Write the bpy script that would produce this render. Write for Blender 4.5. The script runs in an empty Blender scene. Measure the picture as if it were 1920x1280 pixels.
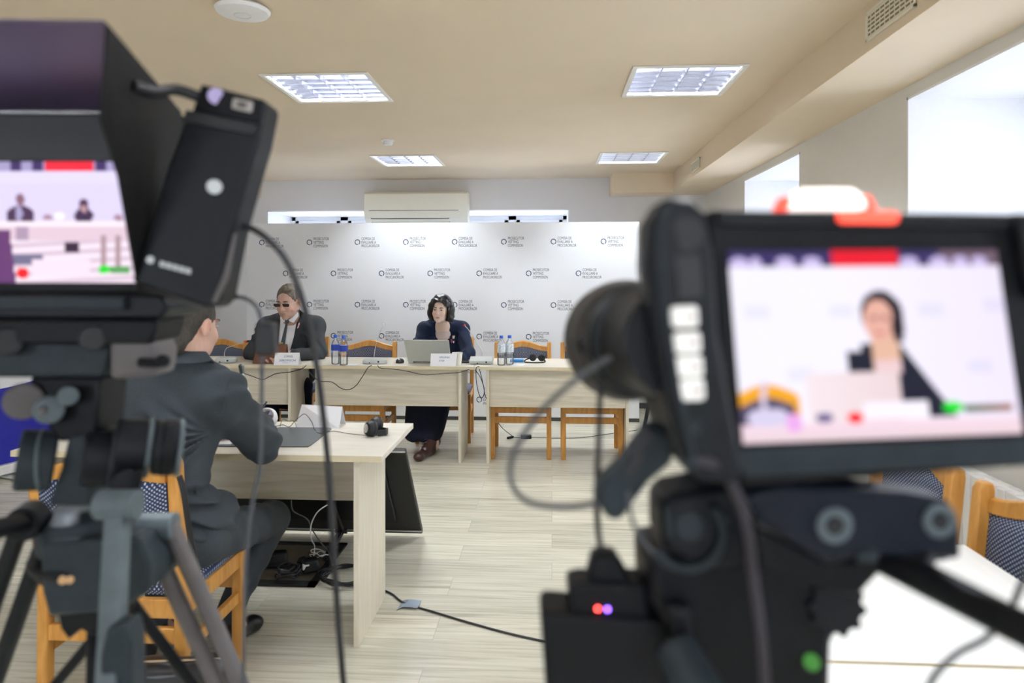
import bpy, bmesh, math, random
import numpy as np
from mathutils import Vector, Matrix, Euler
from mathutils.bvhtree import BVHTree
random.seed(7); np.random.seed(7)
PI = math.pi
SC = bpy.context.scene
COL = SC.collection

# ------------------------------------------------------------------ camera, world, exposure
F = 1280.0; HC = 1.44; YAW = math.radians(3.35); HOR = 520.0
cam_d = bpy.data.cameras.new('camera'); cam = bpy.data.objects.new('camera', cam_d); COL.objects.link(cam)
cam_d.lens = 24.0; cam_d.sensor_width = 36.0; cam_d.sensor_fit = 'HORIZONTAL'
cam_d.shift_y = -(640 - HOR) / 1920.0
cam_d.clip_start = 0.02; cam_d.clip_end = 60
cam.location = (0, 0, HC); cam.rotation_euler = (PI / 2, 0, YAW)
cam_d.dof.use_dof = True; cam_d.dof.focus_distance = 5.7; cam_d.dof.aperture_fstop = 3.2
SC.camera = cam
SC.view_settings.view_transform = 'Standard'; SC.view_settings.look = 'None'
SC.view_settings.gamma = 1.0; SC.view_settings.use_curve_mapping = False
SC.view_settings.exposure = 1.52
SC.cycles.use_denoising = True
SC.cycles.max_bounces = 10; SC.cycles.diffuse_bounces = 6; SC.cycles.glossy_bounces = 4
SC.cycles.transmission_bounces = 8; SC.cycles.transparent_max_bounces = 10
SC.cycles.caustics_reflective = False; SC.cycles.caustics_refractive = False
SC.cycles.sample_clamp_indirect = 6.0
world = bpy.data.worlds.new('daylight'); SC.world = world; world.use_nodes = True
world.node_tree.nodes['Background'].inputs[0].default_value = (0.77, 0.85, 1.0, 1)
world.node_tree.nodes['Background'].inputs[1].default_value = 4.0
TUBE = 68.0

cs, sn = math.cos(YAW), math.sin(YAW)
RV = Vector((cs, sn, 0)); WV = Vector((-sn, cs, 0)); CAM = Vector((0, 0, HC))
def U(px, py, w):
    """point of the room seen at that place of the picture, w metres ahead of the lens"""
    return CAM + RV * ((px - 960) / F * w) + WV * w + Vector((0, 0, -(py - HOR) / F * w))
def UZ(px, py, z):
    return U(px, py, F * (HC - z) / (py - HOR))
def UY(px, Y):
    k = (px - 960) / F
    return Y * (k * cs - sn) / (cs + k * sn)

# ------------------------------------------------------------------ mesh builder
class MB:
    def __init__(s): s.v = []; s.f = []; s.m = []; s.cur = 0
    def add(s, vs, fs):
        o = len(s.v); s.v += [tuple(v) for v in vs]
        for f in fs: s.f.append(tuple(i + o for i in f)); s.m.append(s.cur)
        return s
    def box(s, lo, hi):
        x0, y0, z0 = lo; x1, y1, z1 = hi
        return s.add([(x0,y0,z0),(x1,y0,z0),(x1,y1,z0),(x0,y1,z0),(x0,y0,z1),(x1,y0,z1),(x1,y1,z1),(x0,y1,z1)],
              [(0,3,2,1),(4,5,6,7),(0,1,5,4),(1,2,6,5),(2,3,7,6),(3,0,4,7)])
    def rbox(s, c, size, R=None, taper=1.0):
        a, b, h = size[0]/2, size[1]/2, size[2]/2; c = Vector(c)
        vs = [Vector(v) for v in [(-a,-b,-h),(a,-b,-h),(a,b,-h),(-a,b,-h),(-a*taper,-b*taper,h),(a*taper,-b*taper,h),(a*taper,b*taper,h),(-a*taper,b*taper,h)]]
        if R is not None: vs = [R @ v for v in vs]
        return s.add([c + v for v in vs], [(0,3,2,1),(4,5,6,7),(0,1,5,4),(1,2,6,5),(2,3,7,6),(3,0,4,7)])
    def beam(s, a, b, wx, wy, up=(0,0,1)):
        a = Vector(a); b = Vector(b); d = (b - a).normalized(); up = Vector(up)
        x = d.cross(up)
        if x.length < 1e-4: x = d.cross(Vector((0,1,0)))
        x.normalize(); y = x.cross(d).normalized()
        vs = []
        for p in (a, b):
            for sx, sy in ((-1,-1),(1,-1),(1,1),(-1,1)): vs.append(p + x*sx*wx/2 + y*sy*wy/2)
        return s.add(vs, [(0,3,2,1),(4,5,6,7),(0,1,5,4),(1,2,6,5),(2,3,7,6),(3,0,4,7)])
    def prism(s, poly, off):
        n = len(poly); off = Vector(off); P = [Vector(p) for p in poly]
        return s.add(P + [p + off for p in P], [tuple(range(n))[::-1], tuple(range(n, 2*n))] + [(i, (i+1) % n, n + (i+1) % n, n + i) for i in range(n)])
    def cyl(s, a, b, r0, r1=None, n=20, cap=True):
        if r1 is None: r1 = r0
        a = Vector(a); b = Vector(b); d = (b - a).normalized()
        x = d.orthogonal().normalized(); y = d.cross(x)
        vs = []
        for p, r in ((a, r0), (b, r1)):
            for i in range(n):
                t = 2*PI*i/n; vs.append(p + (x*math.cos(t) + y*math.sin(t))*r)
        fs = [(i, (i+1) % n, n + (i+1) % n, n + i) for i in range(n)]
        if cap: fs += [tuple(range(n))[::-1], tuple(range(n, 2*n))]
        return s.add(vs, fs)
    def lathe(s, prof, c=(0,0,0), ax=(0,0,1), n=24, closed=False):
        """prof: list of (r, h)"""
        c = Vector(c); d = Vector(ax).normalized(); x = d.orthogonal().normalized(); y = d.cross(x)
        vs = []
        for r, h in prof:
            for i in range(n):
                t = 2*PI*i/n; vs.append(c + d*h + (x*math.cos(t) + y*math.sin(t))*max(r, 1e-5))
        m = len(prof); fs = []
        for j in range(m if closed else m - 1):
            k = (j + 1) % m
            for i in range(n): fs.append((j*n+i, j*n+(i+1) % n, k*n+(i+1) % n, k*n+i))
        if not closed:
            fs += [tuple(range(n))[::-1], tuple(range((m-1)*n, m*n))]
        return s.add(vs, fs)
    def tube(s, pts, r, n=8, sm=6, taper=None):
        P = smooth(pts, sm); m = len(P); vs = []
        d = (P[1]-P[0]).normalized(); x = d.orthogonal().normalized()
        for j, p in enumerate(P):
            t = (P[min(j+1, m-1)] - P[max(j-1, 0)])
            if t.length > 1e-9: d = t.normalized()
            x = (x - d*x.dot(d)); x = x.normalized() if x.length > 1e-6 else d.orthogonal().normalized(); y = d.cross(x)
            rr = r if taper is None else r*(1 + (taper-1)*j/(m-1))
            for i in range(n):
                a = 2*PI*i/n; vs.append(p + (x*math.cos(a) + y*math.sin(a))*rr)
        fs = [(j*n+i, j*n+(i+1) % n, (j+1)*n+(i+1) % n, (j+1)*n+i) for j in range(m-1) for i in range(n)]
        fs += [tuple(range(n))[::-1], tuple(range((m-1)*n, m*n))]
        return s.add(vs, fs)
    def ell(s, c, r, R=None, n=16, m=10):
        c = Vector(c); vs = []
        for j in range(1, m):
            p = PI*j/m
            for i in range(n):
                t = 2*PI*i/n; v = Vector((r[0]*math.sin(p)*math.cos(t), r[1]*math.sin(p)*math.sin(t), r[2]*math.cos(p)))
                vs.append(c + (R @ v if R is not None else v))
        a, b = Vector((0,0,r[2])), Vector((0,0,-r[2]))
        if R is not None: a, b = R @ a, R @ b
        vs += [c + a, c + b]; q = (m-1)*n
        fs = [(j*n+i, (j+1)*n+i, (j+1)*n+(i+1) % n, j*n+(i+1) % n) for j in range(m-2) for i in range(n)]
        fs += [(q, i, (i+1) % n) for i in range(n)] + [(q+1, (m-2)*n+(i+1) % n, (m-2)*n+i) for i in range(n)]
        return s.add(vs, fs)
    def torus(s, c, ax, R_, r, n=24, k=10, a0=0.0, a1=None, sq=1.0):
        d = Vector(ax).normalized(); x = d.orthogonal().normalized(); y = d.cross(x); c = Vector(c)
        pts = []
        full = a1 is None
        if full: a1 = a0 + 2*PI
        vs = []
        N = n if full else n + 1
        for j in range(N):
            t = a0 + (a1-a0)*j/n; e = x*math.cos(t) + y*math.sin(t)
            for i in range(k):
                a = 2*PI*i/k; vs.append(c + e*(R_ + r*math.cos(a)) + d*(r*sq*math.sin(a)))
        fs = []
        for j in range(n):
            j2 = (j+1) % N
            for i in range(k): fs.append((j*k+i, j*k+(i+1) % k, j2*k+(i+1) % k, j2*k+i))
        if not full: fs += [tuple(range(k))[::-1], tuple(range(n*k, (n+1)*k))]
        return s.add(vs, fs)
    def slab(s, poly, w, th, dw=None):
        """picture outline at w metres ahead, extruded th deeper; poly entries (px,py) or (px,py,w)"""
        P = [U(p[0], p[1], p[2] if len(p) > 2 else w) for p in poly]
        return s.prism(P, WV*th)

def smooth(pts, sm):
    P = [Vector(p) for p in pts]
    if len(P) < 3 or sm <= 1: return P
    out = []
    for i in range(len(P) - 1):
        p0 = P[max(i-1, 0)]; p1 = P[i]; p2 = P[i+1]; p3 = P[min(i+2, len(P)-1)]
        for k in range(sm):
            t = k/sm
            out.append(0.5*((2*p1) + (p2-p0)*t + (2*p0-5*p1+4*p2-p3)*t*t + (3*p1-p0-3*p2+p3)*t*t*t))
    out.append(P[-1]); return out

def wloc(o):
    v = Vector((0,0,0))
    while o is not None: v += Vector(o.location); o = o.parent
    return v

def obj(name, mb, mats, parent=None, bevel=0, seg=2, ang=35, flat=False, local=False, weld=False, kind=None):
    """one mesh object; mesh coordinates are world coordinates unless local"""
    me = bpy.data.meshes.new(name)
    off = wloc(parent) if (parent is not None and not local) else Vector((0,0,0))
    me.from_pydata([tuple(Vector(v) - off) for v in mb.v], [], mb.f)
    if not isinstance(mats, (list, tuple)): mats = [mats]
    for m in mats: me.materials.append(m)
    if len(mats) > 1: me.polygons.foreach_set('material_index', mb.m)
    bm = bmesh.new(); bm.from_mesh(me)
    bmesh.ops.recalc_face_normals(bm, faces=bm.faces); bm.to_mesh(me); bm.free()
    me.update()
    if not flat:
        me.shade_smooth(); me.set_sharp_from_angle(angle=math.radians(ang))
    o = bpy.data.objects.new(name, me); COL.objects.link(o)
    if parent is not None: o.parent = parent
    if bevel:
        b = o.modifiers.new('edge', 'BEVEL'); b.width = bevel; b.segments = seg; b.limit_method = 'ANGLE'; b.angle_limit = math.radians(40)
    if kind: o['kind'] = kind
    return o

def tag(o, label=None, cat=None, group=None, kind=None):
    if label: o['label'] = label
    if cat: o['category'] = cat
    if group: o['group'] = group
    if kind: o['kind'] = kind
    return o
def thing(name, loc, label, cat, group=None, rz=0):
    o = bpy.data.objects.new(name, None); COL.objects.link(o); o.empty_display_size = 0.05
    o.location = loc; o.rotation_euler = (0, 0, rz); return tag(o, label, cat, group)
def dup(o, loc=None, rz=None, label=None, group=None, parent=None):
    r = o.copy(); COL.objects.link(r)
    if parent is not None: r.parent = parent
    if loc is not None: r.location = loc
    if rz is not None: r.rotation_euler = (0, 0, rz)
    if label: r['label'] = label
    if group: r['group'] = group
    for ch in [c for c in o.children]: dup(ch, parent=r)
    return r

# ------------------------------------------------------------------ materials
def M(name, col, rough=0.5, metal=0.0, noise=0.0, nscale=30.0, bump=0.0, bscale=200.0, spec=0.5, emit=None, es=0.0, stretch=(1,1,1), sheen=0.0, coat=0.0):
    m = bpy.data.materials.new(name); m.use_nodes = True; nt = m.node_tree; b = nt.nodes['Principled BSDF']
    b.inputs['Base Color'].default_value = (*col, 1); b.inputs['Roughness'].default_value = rough
    b.inputs['Metallic'].default_value = metal; b.inputs['Specular IOR Level'].default_value = spec
    b.inputs['Sheen Weight'].default_value = sheen; b.inputs['Coat Weight'].default_value = coat
    if emit: b.inputs['Emission Color'].default_value = (*emit, 1); b.inputs['Emission Strength'].default_value = es
    tc = nt.nodes.new('ShaderNodeTexCoord'); mp = nt.nodes.new('ShaderNodeMapping'); mp.inputs['Scale'].default_value = stretch
    nt.links.new(tc.outputs['Object'], mp.inputs['Vector'])
    if noise:
        n = nt.nodes.new('ShaderNodeTexNoise'); n.inputs['Scale'].default_value = nscale; n.inputs['Detail'].default_value = 4
        nt.links.new(mp.outputs[0], n.inputs['Vector'])
        r = nt.nodes.new('ShaderNodeMapRange'); r.inputs['From Min'].default_value = 0.3; r.inputs['From Max'].default_value = 0.7
        r.inputs['To Min'].default_value = 1 - noise; r.inputs['To Max'].default_value = 1 + noise
        nt.links.new(n.outputs[0], r.inputs['Value'])
        mx = nt.nodes.new('ShaderNodeVectorMath'); mx.operation = 'SCALE'; mx.inputs[0].default_value = col
        nt.links.new(r.outputs[0], mx.inputs['Scale']); nt.links.new(mx.outputs[0], b.inputs['Base Color'])
    if bump:
        n2 = nt.nodes.new('ShaderNodeTexNoise'); n2.inputs['Scale'].default_value = bscale; n2.inputs['Detail'].default_value = 3
        nt.links.new(mp.outputs[0], n2.inputs['Vector'])
        bp = nt.nodes.new('ShaderNodeBump'); bp.inputs['Strength'].default_value = bump; bp.inputs['Distance'].default_value = 0.002
        nt.links.new(n2.outputs[0], bp.inputs['Height']); nt.links.new(bp.outputs[0], b.inputs['Normal'])
    return m
def ramp_mat(name, c0, c1, scale, stretch, rough=0.4, detail=6, extra=None, bump=0.0):
    """streaky grain between two colours"""
    m = bpy.data.materials.new(name); m.use_nodes = True; nt = m.node_tree; b = nt.nodes['Principled BSDF']
    b.inputs['Roughness'].default_value = rough
    tc = nt.nodes.new('ShaderNodeTexCoord'); mp = nt.nodes.new('ShaderNodeMapping'); mp.inputs['Scale'].default_value = stretch
    nt.links.new(tc.outputs['Object'], mp.inputs['Vector'])
    n = nt.nodes.new('ShaderNodeTexNoise'); n.inputs['Scale'].default_value = scale; n.inputs['Detail'].default_value = detail
    n.inputs['Distortion'].default_value = 0.6
    nt.links.new(mp.outputs[0], n.inputs['Vector'])
    r = nt.nodes.new('ShaderNodeValToRGB'); r.color_ramp.elements[0].position = 0.32; r.color_ramp.elements[1].position = 0.68
    r.color_ramp.elements[0].color = (*c0, 1); r.color_ramp.elements[1].color = (*c1, 1)
    nt.links.new(n.outputs[0], r.inputs['Fac']); nt.links.new(r.outputs[0], b.inputs['Base Color'])
    return m

def floor_mat():
    m = bpy.data.materials.new('light_oak_laminate'); m.use_nodes = True; nt = m.node_tree; b = nt.nodes['Principled BSDF']; L = nt.links.new
    tc = nt.nodes.new('ShaderNodeTexCoord')
    br = nt.nodes.new('ShaderNodeTexBrick'); br.inputs['Scale'].default_value = 1.0
    br.inputs['Brick Width'].default_value = 1.28; br.inputs['Row Height'].default_value = 0.192; br.inputs['Mortar Size'].default_value = 0.0012
    br.inputs['Color1'].default_value = (0.0, 0.0, 0.0, 1); br.inputs['Color2'].default_value = (1, 1, 1, 1); br.inputs['Mortar'].default_value = (0.4,0.4,0.4,1)
    br.offset = 0.37; br.inputs['Bias'].default_value = 0.0
    L(tc.outputs['Object'], br.inputs['Vector'])
    mp = nt.nodes.new('ShaderNodeMapping'); mp.inputs['Scale'].default_value = (0.9, 22, 1)
    ad = nt.nodes.new('ShaderNodeVectorMath'); ad.operation = 'MULTIPLY_ADD'; ad.inputs[1].default_value = (7, 3, 0)
    L(br.outputs['Color'], ad.inputs[0]); L(tc.outputs['Object'], ad.inputs[2]); L(ad.outputs[0], mp.inputs['Vector'])
    n = nt.nodes.new('ShaderNodeTexNoise'); n.inputs['Scale'].default_value = 2.0; n.inputs['Detail'].default_value = 8; n.inputs['Roughness'].default_value = 0.62; n.inputs['Distortion'].default_value = 0.8
    L(mp.outputs[0], n.inputs['Vector'])
    r = nt.nodes.new('ShaderNodeValToRGB'); e = r.color_ramp.elements
    e[0].position = 0.28; e[0].color = (0.42, 0.385, 0.295, 1); e[1].position = 0.66; e[1].color = (0.71, 0.695, 0.59, 1)
    x = r.color_ramp.elements.new(0.46); x.color = (0.605, 0.58, 0.475, 1)
    L(n.outputs[0], r.inputs['Fac'])
    mx = nt.nodes.new('ShaderNodeMixRGB'); mx.blend_type = 'MULTIPLY'; mx.inputs['Fac'].default_value = 1
    t = nt.nodes.new('ShaderNodeMapRange'); t.inputs['To Min'].default_value = 0.86; t.inputs['To Max'].default_value = 1.08
    L(br.outputs['Color'], t.inputs['Value']); L(r.outputs[0], mx.inputs[1]); L(t.outputs[0], mx.inputs[2])
    m2 = nt.nodes.new('ShaderNodeMixRGB'); m2.inputs[2].default_value = (0.30, 0.25, 0.19, 1)
    f = nt.nodes.new('ShaderNodeMath'); f.operation = 'MULTIPLY'; f.inputs[1].default_value = 0.5
    L(br.outputs['Fac'], f.inputs[0]); L(f.outputs[0], m2.inputs['Fac']); L(mx.outputs[0], m2.inputs[1])
    L(m2.outputs[0], b.inputs['Base Color'])
    b.inputs['Roughness'].default_value = 0.27; b.inputs['Specular IOR Level'].default_value = 0.55
    return m
def dot_fabric():
    m = bpy.data.materials.new('navy_dotted_upholstery'); m.use_nodes = True; nt = m.node_tree; b = nt.nodes['Principled BSDF']; L = nt.links.new
    tc = nt.nodes.new('ShaderNodeTexCoord'); sp = nt.nodes.new('ShaderNodeSeparateXYZ'); L(tc.outputs['Object'], sp.inputs[0])
    yz = nt.nodes.new('ShaderNodeMath'); yz.operation = 'ADD'; L(sp.outputs[1], yz.inputs[0]); L(sp.outputs[2], yz.inputs[1])
    K = 2*PI/0.0135
    def osc(a, sgn):
        mu = nt.nodes.new('ShaderNodeMath'); mu.operation = 'MULTIPLY_ADD'; mu.inputs[1].default_value = 1.0*sgn
        L(yz.outputs[0], mu.inputs[0]); L(sp.outputs[0], mu.inputs[2])
        k = nt.nodes.new('ShaderNodeMath'); k.operation = 'MULTIPLY'; k.inputs[1].default_value = K*0.95; L(mu.outputs[0], k.inputs[0])
        s_ = nt.nodes.new('ShaderNodeMath'); s_.operation = 'SINE'; L(k.outputs[0], s_.inputs[0]); return s_
    a, c = osc(0, 1), osc(0, -1)
    ad = nt.nodes.new('ShaderNodeMath'); ad.operation = 'ADD'; L(a.outputs[0], ad.inputs[0]); L(c.outputs[0], ad.inputs[1])
    mr = nt.nodes.new('ShaderNodeMapRange'); mr.inputs['From Min'].default_value = 0.75; mr.inputs['From Max'].default_value = 1.2
    L(ad.outputs[0], mr.inputs['Value'])
    mx = nt.nodes.new('ShaderNodeMixRGB'); mx.inputs[1].default_value = (0.012, 0.022, 0.075, 1); mx.inputs[2].default_value = (0.55, 0.60, 0.66, 1)
    L(mr.outputs[0], mx.inputs['Fac']); L(mx.outputs[0], b.inputs['Base Color']); b.inputs['Roughness'].default_value = 0.8
    return m
def glass_mat(name, tint=(1,1,1), refl=0.08, rough=0.02):
    m = bpy.data.materials.new(name); m.use_nodes = True; nt = m.node_tree; nt.nodes.clear()
    o = nt.nodes.new('ShaderNodeOutputMaterial'); mx = nt.nodes.new('ShaderNodeMixShader'); t = nt.nodes.new('ShaderNodeBsdfTransparent'); g = nt.nodes.new('ShaderNodeBsdfGlossy')
    t.inputs[0].default_value = (*tint, 1); g.inputs['Roughness'].default_value = rough
    lw = nt.nodes.new('ShaderNodeLayerWeight'); lw.inputs['Blend'].default_value = 0.35
    mr = nt.nodes.new('ShaderNodeMapRange'); mr.inputs['To Min'].default_value = refl; mr.inputs['To Max'].default_value = 0.75
    nt.links.new(lw.outputs['Fresnel'], mr.inputs['Value']); nt.links.new(mr.outputs[0], mx.inputs[0])
    nt.links.new(t.outputs[0], mx.inputs[1]); nt.links.new(g.outputs[0], mx.inputs[2]); nt.links.new(mx.outputs[0], o.inputs[0])
    return m
def vcol_mat(name, rough=0.5, emit=0.0, bump=0.0):
    m = bpy.data.materials.new(name); m.use_nodes = True; nt = m.node_tree; b = nt.nodes['Principled BSDF']
    if emit: b.inputs['Specular IOR Level'].default_value = 0.12
    a = nt.nodes.new('ShaderNodeVertexColor'); a.layer_name = 'Col'
    b.inputs['Roughness'].default_value = rough
    if emit:
        b.inputs['Base Color'].default_value = (0.01, 0.01, 0.01, 1)
        nt.links.new(a.outputs[0], b.inputs['Emission Color']); b.inputs['Emission Strength'].default_value = emit
    else:
        n = nt.nodes.new('ShaderNodeTexNoise'); n.inputs['Scale'].default_value = 60
        r = nt.nodes.new('ShaderNodeMapRange'); r.inputs['To Min'].default_value = 0.9; r.inputs['To Max'].default_value = 1.1
        x = nt.nodes.new('ShaderNodeVectorMath'); x.operation = 'SCALE'
        nt.links.new(n.outputs[0], r.inputs['Value']); nt.links.new(a.outputs[0], x.inputs[0]); nt.links.new(r.outputs[0], x.inputs['Scale'])
        nt.links.new(x.outputs[0], b.inputs['Base Color'])
        b.inputs['Subsurface Weight'].default_value = 0.08; b.inputs['Subsurface Radius'].default_value = (0.02, 0.008, 0.004)
        b.inputs['Subsurface Scale'].default_value = 0.3
    return m

m_wall = M('painted_wall', (0.74, 0.72, 0.68), 0.85, noise=0.02, nscale=3, bump=0.1, bscale=120)
m_wall_back = M('painted_back_wall', (0.70, 0.68, 0.66), 0.85, noise=0.02, nscale=3, bump=0.1, bscale=120)
m_ceil = M('cream_ceiling', (0.74, 0.62, 0.465), 0.9, noise=0.02, nscale=2, bump=0.1, bscale=120)
m_reveal = M('white_reveal', (0.86, 0.86, 0.87), 0.7, noise=0.01)
m_floor = floor_mat()
m_pvc = M('white_window_plastic', (0.85, 0.86, 0.88), 0.35, noise=0.01)
m_pane = glass_mat('window_glass')
m_board = M('white_banner_board', (0.86, 0.89, 0.94), 0.45, noise=0.01, nscale=2)
m_navy_ink = M('navy_ink', (0.02, 0.055, 0.14), 0.5, noise=0.05)
m_ink = M('dark_ink', (0.035, 0.05, 0.08), 0.5, noise=0.05)
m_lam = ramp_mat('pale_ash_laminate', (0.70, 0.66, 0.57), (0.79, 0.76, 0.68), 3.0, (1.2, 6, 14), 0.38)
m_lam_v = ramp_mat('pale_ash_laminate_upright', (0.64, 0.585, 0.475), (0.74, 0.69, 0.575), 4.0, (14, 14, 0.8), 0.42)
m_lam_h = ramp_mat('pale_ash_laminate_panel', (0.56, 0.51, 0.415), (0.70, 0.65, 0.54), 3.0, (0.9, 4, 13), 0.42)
m_edge = M('cream_edge_band', (0.70, 0.62, 0.43), 0.45, noise=0.03)
m_white_top = ramp_mat('white_ash_laminate', (0.82, 0.83, 0.82), (0.88, 0.89, 0.89), 3.0, (14, 1.2, 14), 0.35)
m_oak = ramp_mat('honey_beech', (0.47, 0.21, 0.038), (0.62, 0.31, 0.075), 6.0, (6, 6, 1.2), 0.38)
m_dots = dot_fabric()
m_black = M('black_plastic', (0.004, 0.004, 0.005), 0.5, noise=0.15, nscale=60)
m_rubber = M('black_rubber', (0.007, 0.007, 0.009), 0.6, noise=0.1)
m_cable = M('black_cable', (0.006, 0.006, 0.008), 0.5, noise=0.1)
m_gcable = M('grey_cable', (0.06, 0.065, 0.075), 0.5, noise=0.1)
m_wcable = M('white_cable', (0.75, 0.75, 0.75), 0.5, noise=0.03)
m_white = M('white_plastic', (0.80, 0.80, 0.80), 0.4, noise=0.02)
m_lgrey = M('light_grey_plastic', (0.55, 0.58, 0.58), 0.4, noise=0.03)
m_paper = M('white_card', (0.86, 0.87, 0.92), 0.6, noise=0.01)
m_silver = M('brushed_silver', (0.62, 0.63, 0.62), 0.32, 0.85, noise=0.03)
m_chrome = M('chrome', (0.8, 0.8, 0.8), 0.12, 1.0, noise=0.01)
m_ac = M('cream_plastic', (0.80, 0.76, 0.62), 0.45, noise=0.01)
m_dark = M('dark_gap', (0.06, 0.06, 0.055), 0.7, noise=0.05)
m_red = M('red_plastic', (0.6, 0.03, 0.04), 0.4, noise=0.03)
m_blue = M('royal_blue_fabric', (0.012, 0.014, 0.36), 0.6, noise=0.04)
m_blue_cap = M('blue_plastic', (0.03, 0.12, 0.70), 0.35, noise=0.03)
m_blue_label = M('blue_label', (0.02, 0.06, 0.42), 0.4, noise=0.05)
m_pet = glass_mat('clear_bottle_plastic', (0.97, 0.985, 0.99), 0.10, 0.03)
m_water = glass_mat('water_surface', (0.97, 0.985, 0.99), 0.04, 0.0)
# ------------------------------------------------------------------ room shell
CE = 2.54; YB = 7.6; XR = 1.69; XL = -4.15; YF = -2.6; DEEP = 0.8
def shell(name, mb, mat): return obj(name, mb, mat, flat=True, kind='structure')
shell('floor', MB().box((XL-0.2, YF-0.2, -0.1), (XR+1.0, YB+1.0, 0.0)), m_floor)
LX = (-1.285, 0.72)
LIGHTS = [(LX[0], 3.90, 'square louvred ceiling light, the large near one left of the middle'),
          (LX[1], 3.88, 'square louvred ceiling light, the large near one beside the right soffit'),
          (LX[0]-0.06, 6.36, 'square louvred ceiling light, the small far one above the air conditioner'),
          (LX[1], 6.33, 'square louvred ceiling light, the small far one near the boxed beam'),
          (LX[0], 1.2, 'square louvred ceiling light directly above the left tripod'),
          (LX[1], 1.2, 'square louvred ceiling light directly above the right camera'),
          (LX[0], -1.3, 'square louvred ceiling light at the rear of the room, left row'),
          (LX[1], -1.3, 'square louvred ceiling light at the rear of the room, right row')]
mb = MB(); yy = YF-0.2; X0_, X1_ = XL-0.2, XR+1.0; Q_ = 0.276
for i in (6, 4, 0, 2):
    a, b = LIGHTS[i], LIGHTS[i+1]
    lo_, hi_ = min(a[1], b[1])-Q_, max(a[1], b[1])+Q_
    mb.box((X0_, yy, CE), (X1_, lo_, CE+0.1))
    mb.box((X0_, lo_, CE), (a[0]-Q_, hi_, CE+0.1)); mb.box((a[0]+Q_, lo_, CE), (b[0]-Q_, hi_, CE+0.1)); mb.box((b[0]+Q_, lo_, CE), (X1_, hi_, CE+0.1))
    for f_ in (a, b):
        mb.box((f_[0]-Q_, lo_-0.001, CE), (f_[0]+Q_, f_[1]-Q_, CE+0.1)); mb.box((f_[0]-Q_, f_[1]+Q_, CE), (f_[0]+Q_, hi_+0.001, CE+0.1))
    yy = hi_
mb.box((X0_, yy, CE), (X1_, YB+1.0, CE+0.1))
shell('ceiling', mb, m_ceil)
shell('wall_left', MB().box((XL-0.2, YF, 0), (XL, YB, CE)), m_wall)
ADDED_WINDOWS = [(-3.4, -2.0), (-0.4, 1.0)]  # unseen openings added in the rear wall for more light from the front
mb = MB(); xs = [XL-0.2, ADDED_WINDOWS[0][0], ADDED_WINDOWS[0][1], ADDED_WINDOWS[1][0], ADDED_WINDOWS[1][1], XR]
for i in range(0, 6, 2): mb.box((xs[i], YF-0.2, 0), (xs[i+1], YF, CE))
for a, b in ADDED_WINDOWS: mb.box((a, YF-0.2, 0), (b, YF, 0.88)); mb.box((a, YF-0.2, 2.3), (b, YF, CE))
shell('wall_front', mb, m_wall)
# right wall, 0.8 m deep, with window openings
WZ0, WZ1 = 0.88, 2.295
wins = [(4.765, 6.11), (2.01, 3.357), (-0.745, 0.602)]
mb = MB(); ys = [YF]
for a, b in sorted(wins): ys += [a, b]
ys.append(YB + DEEP)
for i in range(0, len(ys), 2): mb.box((XR, ys[i], 0), (XR+DEEP, ys[i+1], CE))
for a, b in wins:
    mb.box((XR, a, 0), (XR+DEEP, b, WZ0)); mb.box((XR, a, WZ1), (XR+DEEP, b, CE))
shell('wall_right', mb, m_wall)
# back wall with two openings
bw = [(-3.24, -1.895), (-1.155, 0.19)]; BZ0, BZ1 = 0.88, 2.2
mb = MB(); xs = [XL-0.2, bw[0][0], bw[0][1], bw[1][0], bw[1][1], XR]
for i in range(0, 6, 2): mb.box((xs[i], YB, 0), (xs[i+1], YB+DEEP, CE))
for a, b in bw:
    mb.box((a, YB, 0), (b, YB+DEEP, BZ0)); mb.box((a, YB, BZ1), (b, YB+DEEP, CE))
shell('wall_back', mb, m_wall_back)
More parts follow.
